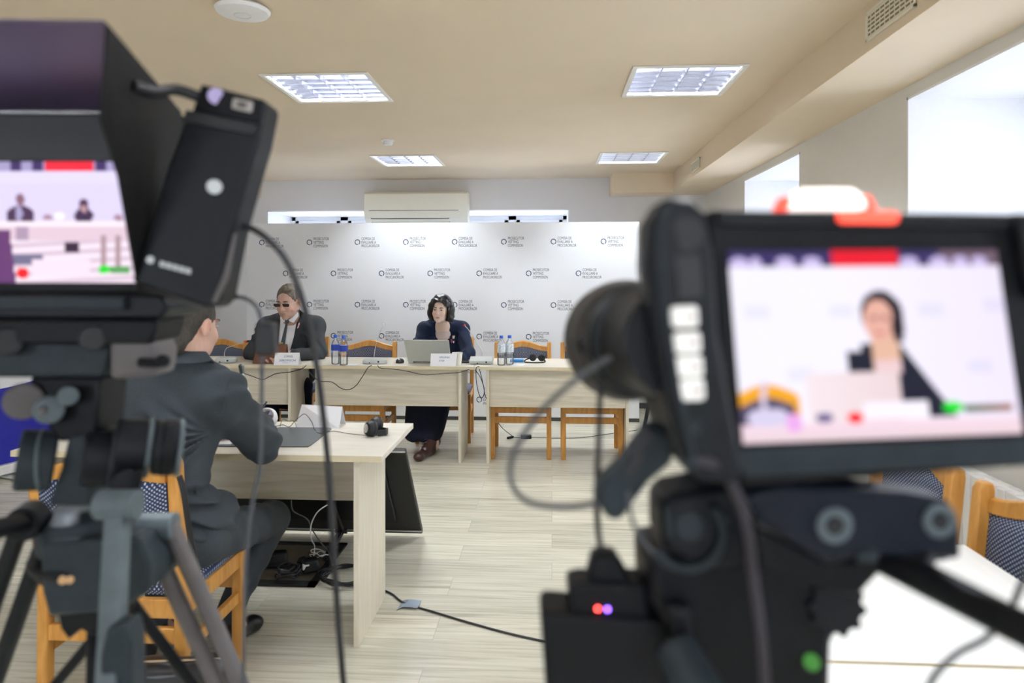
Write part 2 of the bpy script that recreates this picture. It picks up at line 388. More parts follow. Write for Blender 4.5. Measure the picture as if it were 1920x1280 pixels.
# reveals lining each opening + window with frame and panes
def window(n, axis, a, b, z0, z1, face):
    """axis 'y': opening in the right wall along y; 'x': in the back wall along x"""
    def T(u, d, z): return (face + d, u, z) if axis == 'y' else (u, face + d, z)
    def bx(mb, u0, u1, d0, d1, za, zb):
        p, q = T(u0, d0, za), T(u1, d1, zb)
        return mb.box([min(x, y) for x, y in zip(p, q)], [max(x, y) for x, y in zip(p, q)])
    t = 0.012
    lin = MB(); bx(lin, a, a+t, -0.002, DEEP-0.08, z0, z1); bx(lin, b-t, b, -0.002, DEEP-0.08, z0, z1)
    bx(lin, a, b, -0.002, DEEP-0.08, z1-t, z1)
    root = obj('window_%d' % n, lin, m_reveal, flat=True, kind='structure')
    s = MB(); bx(s, a-0.04, b+0.04, -0.05, DEEP-0.09, z0-0.03, z0+0.005)
    obj('window_sill', s, m_pvc, root, bevel=0.006)
    fr = MB(); d0, d1 = DEEP-0.08, DEEP-0.02
    bx(fr, a, a+0.06, d0, d1, z0, z1); bx(fr, b-0.06, b, d0, d1, z0, z1); bx(fr, a, b, d0, d1, z0, z0+0.06); bx(fr, a, b, d0, d1, z1-0.06, z1)
    m = (a+b)/2; bx(fr, m-0.05, m+0.05, d0, d1, z0, z1)
    obj('window_frame', fr, m_pvc, root, bevel=0.004)
    for k, (u, v) in enumerate(((a+0.06, m-0.05), (m+0.05, b-0.06))):
        sa = MB(); e0, e1 = d0-0.015, d0+0.02
        bx(sa, u, u+0.045, e0, e1, z0+0.06, z1-0.06); bx(sa, v-0.045, v, e0, e1, z0+0.06, z1-0.06)
        bx(sa, u, v, e0, e1, z0+0.06, z0+0.105); bx(sa, u, v, e0, e1, z1-0.105, z1-0.06)
        sash = obj('window_sash', sa, m_pvc, root, bevel=0.003)
        g = MB(); bx(g, u+0.04, v-0.04, d0+0.02, d0+0.026, z0+0.1, z1-0.1); obj('pane', g, m_pane, sash, flat=True)
    # daylight portal
    L = bpy.data.lights.new('daylight_portal', 'AREA'); L.shape = 'RECTANGLE'; L.size = b-a; L.size_y = z1-z0; L.cycles.is_portal = True
    lo = bpy.data.objects.new('daylight_portal', L); COL.objects.link(lo)
    lo.location = T(m, DEEP+0.02, (z0+z1)/2)
    lo.rotation_euler = (PI/2, 0, PI/2) if axis == 'y' else (PI/2, 0, PI)
    if axis == 'y': lo.rotation_euler = (PI/2, 0, PI/2)
    return root
k = 1
for a, b in wins: window(k, 'y', a, b, WZ0, WZ1, XR); k += 1
for a, b in bw: window(k, 'x', a, b, BZ0, BZ1, YB); k += 1
for a, b in ADDED_WINDOWS:  # frames, panes and portals of the added windows behind the camera
    fr = MB()
    for q in (((a, YF-0.15, 0.88), (a+0.06, YF-0.09, 2.3)), ((b-0.06, YF-0.15, 0.88), (b, YF-0.09, 2.3)), ((a, YF-0.15, 0.88), (b, YF-0.09, 0.94)), ((a, YF-0.15, 2.24), (b, YF-0.09, 2.3)), (((a+b)/2-0.04, YF-0.15, 0.88), ((a+b)/2+0.04, YF-0.09, 2.3))): fr.box(*q)
    w_ = obj('window_%d' % k, fr, m_pvc, flat=True, kind='structure'); k += 1
    obj('pane', MB().box((a+0.05, YF-0.125, 0.93), (b-0.05, YF-0.119, 2.25)), m_pane, w_, flat=True)
    L = bpy.data.lights.new('daylight_portal', 'AREA'); L.shape = 'RECTANGLE'; L.size = b-a; L.size_y = 1.42; L.cycles.is_portal = True
    lo = bpy.data.objects.new('daylight_portal', L); COL.objects.link(lo); lo.location = ((a+b)/2, YF-0.21, 1.59); lo.rotation_euler = (-PI/2, 0, PI)
# dropped soffits along both side walls, and the boxed beam on the back wall
SZ = 2.348
shell('trim_1', MB().box((1.27, YF, SZ), (XR, YB, CE)), m_ceil)
shell('trim_2', MB().box((XL, YF, SZ), (-3.30, YB, CE)), m_ceil)
x0, x1 = UY(1149, 7.2), 1.27
shell('trim_3', MB().box((x0, 7.22, 2.33), (x1, YB, CE)), m_ceil)
obj('baseboard_back', MB().box((XL, YB-0.02, 0), (XR, YB, 0.06)), m_dark, kind='structure')
obj('baseboard_left', MB().box((XL, YF, 0), (XL+0.02, YB, 0.06)), m_lam_v, kind='structure')
obj('baseboard_right', MB().box((XR-0.02, YF, 0), (XR, YB, 0.06)), m_lam_v, kind='structure')

# ------------------------------------------------------------------ ceiling fixtures
m_tube = M('lit_tube', (1, 1, 1), 0.5, emit=(0.885, 0.94, 1.0), es=TUBE)
m_louvre = M('satin_louvre', (0.60, 0.62, 0.72), 0.16, 0.97, noise=0.02)
m_fixture = M('white_enamel', (0.82, 0.80, 0.75), 0.4, noise=0.01)
def fixture(cx, cy, label, grp='recessed louvred ceiling lights'):
    t = thing('ceiling_light', (cx, cy, CE), label, 'ceiling light', grp)
    h = 0.30; q = 0.275; z = CE
    f = MB()
    for a, b in (((-h, -h), (h, -q)), ((-h, q), (h, h)), ((-h, -q), (-q, q)), ((q, -q), (h, q))):
        f.box((cx+a[0], cy+a[1], z-0.008), (cx+b[0], cy+b[1], z-0.001))
    obj('frame', f, m_fixture, t, bevel=0.002)
    zt_ = z+0.088
    b = MB(); b.box((cx-q, cy-q, zt_), (cx+q, cy+q, zt_+0.01))
    for a0, a1 in (((-q, -q), (q, -q+0.004)), ((-q, q-0.004), (q, q)), ((-q, -q), (-q+0.004, q)), ((q-0.004, -q), (q, q))): b.box((cx+a0[0], cy+a0[1], z-0.002), (cx+a1[0], cy+a1[1], zt_))
    obj('reflector', b, m_fixture, t, flat=True)
    l = MB(); zz0, zz1 = z-0.002, z+0.045
    for i in range(5):
        x = cx - q + 2*q*i/4; l.prism([(x-0.012, cy-q, zz1), (x+0.012, cy-q, zz1), (x+0.002, cy-q, zz0), (x-0.002, cy-q, zz0)], (0, 2*q, 0))
    for i in range(7):
        y = cy - q + 2*q*i/6
        l.prism([(cx-q, y-0.010, zz1), (cx-q, y+0.010, zz1), (cx-q, y+0.0015, zz0), (cx-q, y-0.0015, zz0)], (2*q, 0, 0))
    obj('louvre', l, m_louvre, t, flat=True)
    for i in range(4):
        x = cx - q + 2*q*(i+0.5)/4
        obj('tube', MB().cyl((x, cy-q+0.02, z+0.064), (x, cy+q-0.02, z+0.064), 0.012, n=8), m_tube, t)
for (x, y, lab) in LIGHTS: fixture(x, y, lab)
# smoke detector, wireless access disc
p = UZ(727, 262, CE)
t = thing('smoke_detector', (p.x, p.y, CE), 'small white smoke detector on the ceiling between the four lights', 'smoke detector')
obj('base', MB().lathe([(0.05, -0.0005), (0.05, -0.012), (0.047, -0.014)], p), m_white, t)
obj('sensor', MB().lathe([(0.038, -0.014), (0.04, -0.03), (0.03, -0.042), (0.012, -0.046)], p), m_white, t)
p = UZ(455, 12, CE)
t = thing('ceiling_disc', (p.x, p.y, CE), 'round white wireless access point on the ceiling, cut by the top of the picture', 'access point')
obj('base', MB().lathe([(0.07, -0.0005), (0.072, -0.008)], p, n=32), m_white, t)
obj('shell', MB().lathe([(0.10, -0.008), (0.108, -0.016), (0.10, -0.028), (0.07, -0.036), (0.002, -0.038)], p, n=40), m_white, t)
obj('ring', MB().torus((p.x, p.y, CE-0.0375), (0, 0, 1), 0.032, 0.0012, n=32, k=6), m_lgrey, t)
# soffit grilles
def grille(y0, y1, z0, z1, label):
    t = thing('air_grille', (1.27, (y0+y1)/2, z0), label, 'vent', 'air grilles in the right soffit')
    f = MB(); x = 1.27
    f.box((x-0.008, y0, z0), (x-0.0005, y1, z0+0.012)); f.box((x-0.008, y0, z1-0.012), (x-0.0005, y1, z1))
    f.box((x-0.008, y0, z0), (x-0.0005, y0+0.012, z1)); f.box((x-0.008, y1-0.012, z0), (x-0.0005, y1, z1))
    obj('frame', f, m_ac, t, bevel=0.001)
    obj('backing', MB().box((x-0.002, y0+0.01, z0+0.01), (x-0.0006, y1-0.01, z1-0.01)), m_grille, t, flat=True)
    s = MB(); n = 7
    for i in range(1, n): zz = z0+(z1-z0)*i/n; s.box((x-0.006, y0, zz-0.003), (x-0.002, y1, zz+0.003))
    n = max(3, int((y1-y0)/0.035))
    for i in range(1, n): yy = y0+(y1-y0)*i/n; s.box((x-0.0045, yy-0.0015, z0), (x-0.002, yy+0.0015, z1))
    obj('slats', s, m_ac, t, flat=True)
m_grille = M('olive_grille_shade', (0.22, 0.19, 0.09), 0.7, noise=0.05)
def ysof(px):
    k_ = (px-960)/F; return 1.27*(cs + k_*sn)/(k_*cs - sn)
grille(ysof(1720), ysof(1626), 2.385, 2.505, 'slatted air grille in the soffit, large near one at the top right')
grille(ysof(1313), ysof(1297), 2.385, 2.475, 'slatted air grille in the soffit, tiny far one near the back wall')

# ------------------------------------------------------------------ air conditioner
xa, xb = UY(679, 7.32), UY(875, 7.32)
zt, zb = HC+(HOR-357)/F*7.36, HC+(HOR-415)/F*7.36
t = thing('air_conditioner', ((xa+xb)/2, YB, zb), 'cream wall-mounted air conditioner above the printed backdrop', 'air conditioner')
prof = [(YB-0.001, zt), (YB-0.19, zt), (YB-0.215, zt-0.02), (YB-0.22, zt-0.20), (YB-0.20, zb+0.05), (YB-0.13, zb), (YB-0.001, zb)]
obj('body', MB().prism([(xa, y, z) for y, z in prof], (xb-xa, 0, 0)), m_ac, t, bevel=0.008, seg=3)
obj('panel_seam', MB().box((xa+0.06, YB-0.2215, zt-0.207), (xb-0.10, YB-0.219, zt-0.202)), m_dark, t, flat=True)
lv = MB(); dy, dz = 0.07, -0.05
def slant(tt, o): return (YB-0.20+dy*tt-o, zb+0.05+dz*tt-o*0.8)
for tt0, tt1 in ((0.10, 0.16), (0.78, 0.84)):
    a, b = slant(tt0, 0.003), slant(tt1, 0.003); lv.prism([(xa+0.07, a[0], a[1]), (xa+0.07, b[0], b[1]), (xa+0.07, b[0]+0.004, b[1]+0.004), (xa+0.07, a[0]+0.004, a[1]+0.004)], (xb-xa-0.27, 0, 0))
obj('vent_slot', lv, m_dark, t, flat=True)
a, b = slant(0.2, 0.006), slant(0.75, 0.006)
obj('flap', MB().prism([(xa+0.08, a[0], a[1]), (xa+0.08, b[0], b[1]), (xa+0.08, b[0]+0.006, b[1]+0.006), (xa+0.08, a[0]+0.006, a[1]+0.006)], (xb-xa-0.29, 0, 0)), m_ac, t)

# ------------------------------------------------------------------ printed backdrop
def text_mesh(s, bold=0.012):
    c = bpy.data.curves.new('t', 'FONT'); c.body = s; c.size = 1; c.offset = bold; c.resolution_u = 3
    o = bpy.data.objects.new('t', c); COL.objects.link(o)
    dg = bpy.context.evaluated_depsgraph_get(); me = bpy.data.meshes.new_from_object(o.evaluated_get(dg))
    V = [v.co.copy() for v in me.vertices]; Fs = [tuple(p.vertices) for p in me.polygons]
    bpy.data.objects.remove(o); bpy.data.curves.remove(c); bpy.data.meshes.remove(me)
    x0 = min(v.x for v in V); x1 = max(v.x for v in V); y0 = min(v.y for v in V); y1 = max(v.y for v in V)
    return [((v.x-x0)/(x1-x0), (v.y-y0)/(y1-y0)) for v in V], Fs
_tc = {}
def text(mb, s, org, ex, ey, w, h, bold=0.012):
    """text s filling w x h from corner org along ex, ey"""
    if s not in _tc: _tc[s] = text_mesh(s, bold)
    V, Fs = _tc[s]; org = Vector(org); ex = Vector(ex); ey = Vector(ey)
    mb.add([org + ex*(a*w) + ey*(b*h) for a, b in V], Fs)
BY = 6.86; bx0, bx1 = -3.137, 0.868; BT = 1.995; BB = 0.012
t = thing('press_backdrop', ((bx0+bx1)/2, BY, 0), 'white press wall printed with rows of ring logos, behind the speakers', 'backdrop')
obj('board', MB().box((bx0, BY, 0.035), (bx1, BY+0.03, BT)), m_board, t, bevel=0.002)
obj('base_rail', MB().box((bx0, BY-0.004, 0.0), (bx1, BY+0.04, 0.034)), m_dark, t)
for i, fx in enumerate((bx0+0.35, (bx0+bx1)/2, bx1-0.35)):
    obj('stay', MB().beam((fx, BY+0.03, 1.5), (fx, BY+0.35, 0.01), 0.03, 0.03).box((fx-0.02, BY+0.02, 0.0), (fx+0.02, BY+0.40, 0.02)), m_lgrey, t)
rings = MB(); letters = MB()
EN = (('PROSECUTOR', .163), ('VETTING', .106), ('COMMISSION', .150)); RO = (('COMISIA DE', .138), ('EVALUARE A', .150), ('PROCURORILOR', .187))
for row in range(7):
    z = 1.80 - 0.3185*row
    xs0 = UY(491, BY) + (0.25 if row % 2 else 0.0)
    for i in range(8 if row % 2 == 0 else 7):
        x = xs0 + 0.499*i; y = BY-0.0006
        if z < 0.1: continue
        n = 28; g0 = math.radians(-70); gap = math.radians(18); ro, ri = 0.0285, 0.0205
        vs = []; fs = []
        for j in range(n+1):
            a = g0 + gap/2 + (2*PI-gap)*j/n
            vs += [(x+ro*math.cos(a), y, z+ro*math.sin(a)), (x+ri*math.cos(a), y, z+ri*math.sin(a))]
            if j: fs.append((2*j-2, 2*j, 2*j+1, 2*j-1))
        rings.add(vs, fs)
        for li, (s_, w_) in enumerate(RO if i % 2 == 0 else EN):
            zz = z + 0.021 - 0.0365*li
            text(letters, s_, (x+0.042, y, zz), (1, 0, 0), (0, 0, 1), w_, 0.028, 0.0)
def flatobj(name, mb, mat, parent):
    me = bpy.data.meshes.new(name); off = wloc(parent)
    me.from_pydata([tuple(Vector(v)-off) for v in mb.v], [], mb.f); me.materials.append(mat)
    o = bpy.data.objects.new(name, me); COL.objects.link(o); o.parent = parent; return o
flatobj('ring_logo_print', rings, m_navy_ink, t)
flatobj('lettering_print', letters, m_ink, t)

# ------------------------------------------------------------------ tables
def table(name, x0, x1, y0, y1, panel_y, label, group=None, top=None, leg_in=0.095, leg_inr=None, leg_y=None, parts=True):
    t = thing(name, ((x0+x1)/2, (y0+y1)/2, 0), label, 'table', group)
    tm = top or m_lam
    obj('tabletop', MB().box((x0, y0+0.0015, 0.726), (x1, y1-0.0015, 0.75)), tm, t, bevel=0.002)
    for ya, yb_ in ((y0, y0+0.0015), (y1-0.0015, y1)): obj('edge_band', MB().box((x0, ya, 0.7262), (x1, yb_, 0.7498)), m_edge, t, flat=True)
    ly0, ly1 = leg_y or (y0+0.01, y0+0.42)
    for s_, lx in ((1, x0+leg_in), (-1, x1-(leg_inr if leg_inr is not None else leg_in))):
        a, b = (lx, lx+0.022) if s_ == 1 else (lx-0.022, lx)
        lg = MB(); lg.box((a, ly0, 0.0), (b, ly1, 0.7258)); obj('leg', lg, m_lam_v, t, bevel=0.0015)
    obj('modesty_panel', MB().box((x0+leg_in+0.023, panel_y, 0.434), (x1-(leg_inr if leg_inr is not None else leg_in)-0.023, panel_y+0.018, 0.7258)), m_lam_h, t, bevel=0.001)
    return t
TF, TB = 5.25, 5.83
xA = UY(567, TF); xB = UY(888, TF); xC = UY(1203, TF)
table('conference_table', xA-1.335, xA-0.003, TF, TB, TF+0.04, 'pale wood table where the man in glasses sits', 'head row of pale wood tables')
table('conference_table', xA+0.003, xB-0.003, TF, TB, TF+0.04, 'pale wood table carrying the open laptop', 'head row of pale wood tables')
table('conference_table', xB+0.003, xC, TF, TB, TF+0.04, 'pale wood table with two empty chairs tucked behind it', 'head row of pale wood tables')
# near desk
DX1 = UY(723, 2.66); DF, DBK = 2.60, 3.20
table('conference_table', DX1-1.50, DX1, DF, DBK, 3.03, 'pale wood desk at which the man seen from behind writes', top=m_lam, leg_y=(2.62, 3.04))
# right side tables
table('conference_table', 0.27, 1.065, 1.262, 1.83, 1.75, 'white topped table beside the two padded chairs, behind the right camera', 'white topped side tables', top=m_white_top)
table('conference_table', 0.27, 1.065, 0.70, 1.256, 1.19, 'white topped table nearest the lens, at the bottom right corner', 'white topped side tables', top=m_white_top)

# ------------------------------------------------------------------ chairs (front faces -y at rz 0, origin at the floor centre)
def crest_z(u):  # u -1..1
    return 0.845 + 0.052*math.exp(-(u*1.55)**2) 
def make_chair(label, group):
    t = thing('dining_chair', (0, 0, 0), label, 'chair', group)
    W = 0.225; D = 0.20
    for s in (-1, 1):
        l = MB().box((s*W-0.019, -D-0.0, 0), (s*W+0.019, -D+0.04, 0.425)); obj('leg', l, m_oak, t, bevel=0.004, local=True)
        r = MB(); x0, x1 = s*W-0.018, s*W+0.018
        pr = [(D-0.005, 0), (D+0.035, 0), (D+0.03, 0.42), (D+0.075, 0.86), (D+0.072, 0.885), (D+0.045, 0.888), (D+0.03, 0.865), (D-0.01, 0.42)]
        r.prism([(x0, y, z) for y, z in pr], (x1-x0, 0, 0)); obj('leg', r, m_oak, t, bevel=0.007, seg=3, local=True)
    fr = MB()
    fr.box((-W+0.015, -D+0.005, 0.365), (W-0.015, -D+0.027, 0.424)); fr.box((-W+0.015, D-0.0, 0.365), (W-0.015, D+0.022, 0.424))
    for s in (-1, 1): fr.box((s*W-0.011, -D+0.03, 0.365), (s*W+0.011, D+0.0, 0.424))
    obj('seat_frame', fr, m_oak, t, bevel=0.002, local=True)
    for s in (-1, 1): obj('stretcher', MB().box((s*W-0.01, -D+0.03, 0.235), (s*W+0.01, D+0.0, 0.275)), m_oak, t, bevel=0.003, local=True)
    obj('stretcher', MB().box((-W+0.015, -D+0.008, 0.285), (W-0.015, -D+0.028, 0.335)), m_oak, t, bevel=0.003, local=True)
    obj('stretcher', MB().box((-W+0.015, D+0.004, 0.285), (W-0.015, D+0.024, 0.335)), m_oak, t, bevel=0.003, local=True)
    # cushion
    se = MB(); n = 12; vs = []; 
    for k, (sc, z) in enumerate(((0.97, 0.4255), (1.0, 0.440), (0.985, 0.457), (0.90, 0.468), (0.6, 0.474))):
        for i in range(n*4):
            u = i/(n*4)*2*PI; cx, cy = math.cos(u), math.sin(u); e = 0.22
            x = math.copysign(abs(cx)**e, cx); y = math.copysign(abs(cy)**e, cy)
            vs.append((x*(W+0.012)*sc, y*(D+0.008)*sc - 0.012, z))
    N = n*4; fs = [(k*N+i, k*N+(i+1) % N, (k+1)*N+(i+1) % N, (k+1)*N+i) for k in range(4) for i in range(N)]
    fs += [tuple(range(N))[::-1], tuple(range(4*N, 5*N))]
    se.add(vs, fs); obj('seat', se, m_dots, t, local=True, ang=60)
    # back: crest rail with a camel top, lower rail, padded panel
    def yb(z): return D + 0.012 + (z-0.42)*0.045/0.44
    cr = MB(); n = 24; vs = []
    for i in range(n+1):
        u = -1 + 2*i/n; x = u*(W-0.019); zt = crest_z(u); zl = 0.805 + 0.040*math.exp(-(u*1.7)**2)
        cv = 0.012*(1-u*u)
        for (y, z) in ((yb(zl)+cv, zl), (yb(zl)+cv+0.024, zl), (yb(zt)+cv+0.024, zt-0.006), (yb(zt)+cv+0.012, zt), (yb(zt)+cv, zt-0.006)): vs.append((x, y, z))
    fs = [(5*i+j, 5*i+(j+1) % 5, 5*i+5+(j+1) % 5, 5*i+5+j) for i in range(n) for j in range(5)] + [(0,1,2,3,4), tuple(5*n+j for j in (4,3,2,1,0))]
    cr.add(vs, fs); obj('top_rail', cr, m_oak, t, local=True, bevel=0.002)
    obj('back_rail', MB().box((-W+0.017, yb(0.64)+0.003, 0.622), (W-0.017, yb(0.64)+0.025, 0.655)), m_oak, t, bevel=0.003, local=True)
    bk = MB(); n = 16; m = 10; vs = []
    for side in (-1, 1):
        for j in range(m+1):
            for i in range(n+1):
                u = -1+2*i/n; v = j/m; zl = 0.656; zh = 0.806 + 0.040*math.exp(-(u*1.7)**2)
                z = zl+(zh-zl)*v; x = u*(W-0.0185)
                e = max(0, 1-abs(u)**6)*max(0, 1-abs(2*v-1)**6)
                vs.append((x, yb(z)+0.012*(1-u*u)+0.012 + side*(0.006+0.013*e), z))
    Q = (n+1)*(m+1); fs = []
    for s in (0, 1):
        for j in range(m):
            for i in range(n): fs.append(tuple(s*Q + q for q in (j*(n+1)+i, j*(n+1)+i+1, (j+1)*(n+1)+i+1, (j+1)*(n+1)+i)))
    rim = [i for i in range(n+1)] + [j*(n+1)+n for j in range(1, m+1)] + [m*(n+1)+i for i in range(n-1, -1, -1)] + [j*(n+1) for j in range(m-1, 0, -1)]
    fs += [(rim[i], rim[(i+1) % len(rim)], Q+rim[(i+1) % len(rim)], Q+rim[i]) for i in range(len(rim))]
    bk.add(vs, fs); obj('backrest', bk, m_dots, t, local=True, ang=50)
    return t
G = 'honey wood chairs with navy dotted cushions'
chair0 = make_chair('honey wood padded chair left of the man in glasses', G)
def chx(px, w): p = U(px, 600, w); return p.x
spots = [
 (UY(413, 5.86), 5.62, 0, None),
 (UY(693, 5.86), 5.60, 0, 'honey wood padded chair between the bottles and the laptop, empty'),
 (UY(978, 5.6), 5.60, 0, 'honey wood padded chair behind the table, empty, right of the seated woman'),
 (UY(1109, 5.5), 5.60, 0, 'honey wood padded chair tucked in at the right end of the head tables'),
 (UY(545, 5.95), 6.02, 0, 'honey wood padded chair the man in glasses sits on'),
 (UY(832, 6.0), 6.08, 0.05, 'honey wood padded chair the woman sits on'),
 (-1.392, 2.305, PI, 'honey wood padded chair under the man seen from behind, black strap on it'),
 (0.92, 1.705, -PI/2, 'honey wood padded chair cut by the right edge of the picture'),
 (0.92, 2.285, -PI/2, 'honey wood padded chair mostly hidden below the right monitor'),
]
for i, (x, y, rz, lab) in enumerate(spots):
    if i == 0: chair0.location = (x, y, 0)
    else: dup(chair0, (x, y, 0), rz, lab, G)
# radiator under the right window
t = thing('radiator', (XR-0.06, 2.68, 0), 'white ribbed radiator on the right wall below the window', 'radiator')
for i in range(24):
    y = 2.10 + i*0.05
    obj('section', MB().box((XR-0.10, y, 0.10), (XR-0.03, y+0.046, 0.69)), m_white, t, bevel=0.004)
pp_ = MB().cyl((XR-0.065, 2.1, 0.16), (XR-0.065, 3.32, 0.16), 0.013).cyl((XR-0.065, 2.1, 0.68), (XR-0.065, 3.32, 0.68), 0.013)
for y in (2.2, 3.2): pp_.box((XR-0.07, y, 0.0), (XR-0.05, y+0.03, 0.13))
obj('pipe', pp_, m_white, t)
# ------------------------------------------------------------------ smooth sculpting on a grid
class SDF:
    def __init__(s, lo, hi, h):
        s.lo = np.array(lo, float); s.h = h
        s.n = np.ceil((np.array(hi) - s.lo)/h).astype(int) + 1
        s.D = np.full(s.n, 1.0, np.float32)
        s.ax = [s.lo[i] + h*np.arange(s.n[i]) for i in range(3)]
    def _op(s, lo, hi, fn, k, sub=False):
        m = k + 4*s.h; sl = []
        for i in range(3):
            a = int(max(0, math.floor((lo[i]-m-s.lo[i])/s.h))); b = int(min(s.n[i], math.ceil((hi[i]+m-s.lo[i])/s.h)+1))
            if a >= b: return
            sl.append(slice(a, b))
        X = s.ax[0][sl[0]][:, None, None]; Y = s.ax[1][sl[1]][None, :, None]; Z = s.ax[2][sl[2]][None, None, :]
        d = fn(X, Y, Z); c = s.D[tuple(sl)]; k = max(k, 1e-5)
        if sub:
            d = -d; h = np.clip(0.5 - 0.5*(c-d)/k, 0, 1); s.D[tuple(sl)] = c*(1-h) + d*h + k*h*(1-h)
        else:
            h = np.clip(0.5 + 0.5*(c-d)/k, 0, 1); s.D[tuple(sl)] = c*(1-h) + d*h - k*h*(1-h)
    def ell(s, c, r, R=None, k=0.01, sub=False):
        c = np.array(c, float); r = np.array(r, float); q = max(r)
        Rm = np.eye(3) if R is None else np.array(R).T
        def fn(X, Y, Z):
            x, y, z = X-c[0], Y-c[1], Z-c[2]
            a = (Rm[0,0]*x+Rm[0,1]*y+Rm[0,2]*z); b = (Rm[1,0]*x+Rm[1,1]*y+Rm[1,2]*z); e = (Rm[2,0]*x+Rm[2,1]*y+Rm[2,2]*z)
            k0 = np.sqrt((a/r[0])**2+(b/r[1])**2+(e/r[2])**2); k1 = np.sqrt((a/r[0]**2)**2+(b/r[1]**2)**2+(e/r[2]**2)**2)+1e-9
            return k0*(k0-1)/k1
        bb = q if R is not None else r
        s._op(c-bb, c+bb, fn, k, sub); return s
    def cap(s, a, b, ra, rb=None, k=0.02, sub=False, sq=(1,1,1)):
        """tapered limb; sq widens it along the axes"""
        rb = ra if rb is None else rb; a = np.array(a, float); b = np.array(b, float); q = np.array(sq, float); ba = (b-a)/q; L = ba@ba + 1e-12
        def fn(X, Y, Z):
            x, y, z = (X-a[0])/q[0], (Y-a[1])/q[1], (Z-a[2])/q[2]
            t = np.clip((x*ba[0]+y*ba[1]+z*ba[2])/L, 0, 1)
            return (np.sqrt((x-ba[0]*t)**2+(y-ba[1]*t)**2+(z-ba[2]*t)**2) - (ra+(rb-ra)*t))*min(1, q.min()+0.0)
        R_ = max(ra, rb)*q; s._op(np.minimum(a, b)-R_, np.maximum(a, b)+R_, fn, k, sub); return s
    def box(s, c, hs, R=None, r=0.01, k=0.01, sub=False):
        c = np.array(c, float); hs = np.array(hs, float); Rm = np.eye(3) if R is None else np.array(R).T
        def fn(X, Y, Z):
            x, y, z = X-c[0], Y-c[1], Z-c[2]
            p = [np.abs(Rm[i,0]*x+Rm[i,1]*y+Rm[i,2]*z)-(hs[i]-r) for i in range(3)]
            return np.sqrt(sum(np.maximum(v, 0)**2 for v in p)) + np.minimum(np.maximum(np.maximum(p[0], p[1]), p[2]), 0) - r
        q = np.linalg.norm(hs); s._op(c-q, c+q, fn, k, sub); return s
    def cut(s, p, n):
        p = np.array(p, float); n = np.array(n, float); n /= np.linalg.norm(n)
        X = s.ax[0][:, None, None]; Y = s.ax[1][None, :, None]; Z = s.ax[2][None, None, :]
        s.D = np.maximum(s.D, ((X-p[0])*n[0]+(Y-p[1])*n[1]+(Z-p[2])*n[2]).astype(np.float32)); return s
    def wrinkle(s, fn):
        X = s.ax[0][:, None, None]; Y = s.ax[1][None, :, None]; Z = s.ax[2][None, None, :]
        s.D = s.D + fn(X, Y, Z).astype(np.float32); return s
    def mesh(s):
        D = s.D; D[0] = D[-1] = 1; D[:, 0] = D[:, -1] = 1; D[:, :, 0] = D[:, :, -1] = 1
        S = D < 0
        cnt = np.zeros(tuple(np.array(D.shape)-1), np.int8)
        for i in (0, 1):
            for j in (0, 1):
                for k in (0, 1): cnt += S[i:D.shape[0]-1+i, j:D.shape[1]-1+j, k:D.shape[2]-1+k]
        act = (cnt > 0) & (cnt < 8); I, J, K = np.nonzero(act); N = len(I)
        idx = np.full(act.shape, -1, np.int32); idx[I, J, K] = np.arange(N)
        cor = {}
        for i in (0, 1):
            for j in (0, 1):
                for k in (0, 1): cor[i, j, k] = D[I+i, J+j, K+k].astype(float)
        acc = np.zeros((N, 3)); c = np.zeros(N)
        for a in cor:
            for ax in range(3):
                if a[ax] == 0:
                    b = list(a); b[ax] = 1; b = tuple(b); da, db = cor[a], cor[b]; m = (da < 0) != (db < 0)
                    t = np.where(m, da/np.where(m, da-db, 1), 0)
                    P = np.array(a, float)[None].repeat(N, 0); P[:, ax] = t
                    acc[m] += P[m]; c[m] += 1
        V = (acc/c[:, None] + np.stack([I, J, K], 1))*s.h + s.lo
        F_ = []
        for ax in range(3):
            o = [1, 1, 1]; o[ax] = 0; A = [slice(1, -1)]*3
            sh = D.shape; sl0 = [slice(1, n-1) for n in sh]; sl0[ax] = slice(0, sh[ax]-1); sl1 = list(sl0); sl1[ax] = slice(1, sh[ax])
            s0 = S[tuple(sl0)]; s1 = S[tuple(sl1)]; m = s0 != s1; q = np.nonzero(m)
            q = [q[i] + (0 if i == ax else 1) for i in range(3)]
            u, v = [i for i in range(3) if i != ax]
            def g(du, dv):
                r = [x.copy() for x in q]; r[u] -= du; r[v] -= dv; return idx[r[0], r[1], r[2]]
            quad = np.stack([g(1, 1), g(0, 1), g(0, 0), g(1, 0)], 1)
            flip = s0[m] if ax != 1 else ~s0[m]
            quad[~flip] = quad[~flip][:, ::-1]; F_.append(quad)
        F_ = np.concatenate(F_); F_ = F_[(F_ >= 0).all(1)]
        return V, F_

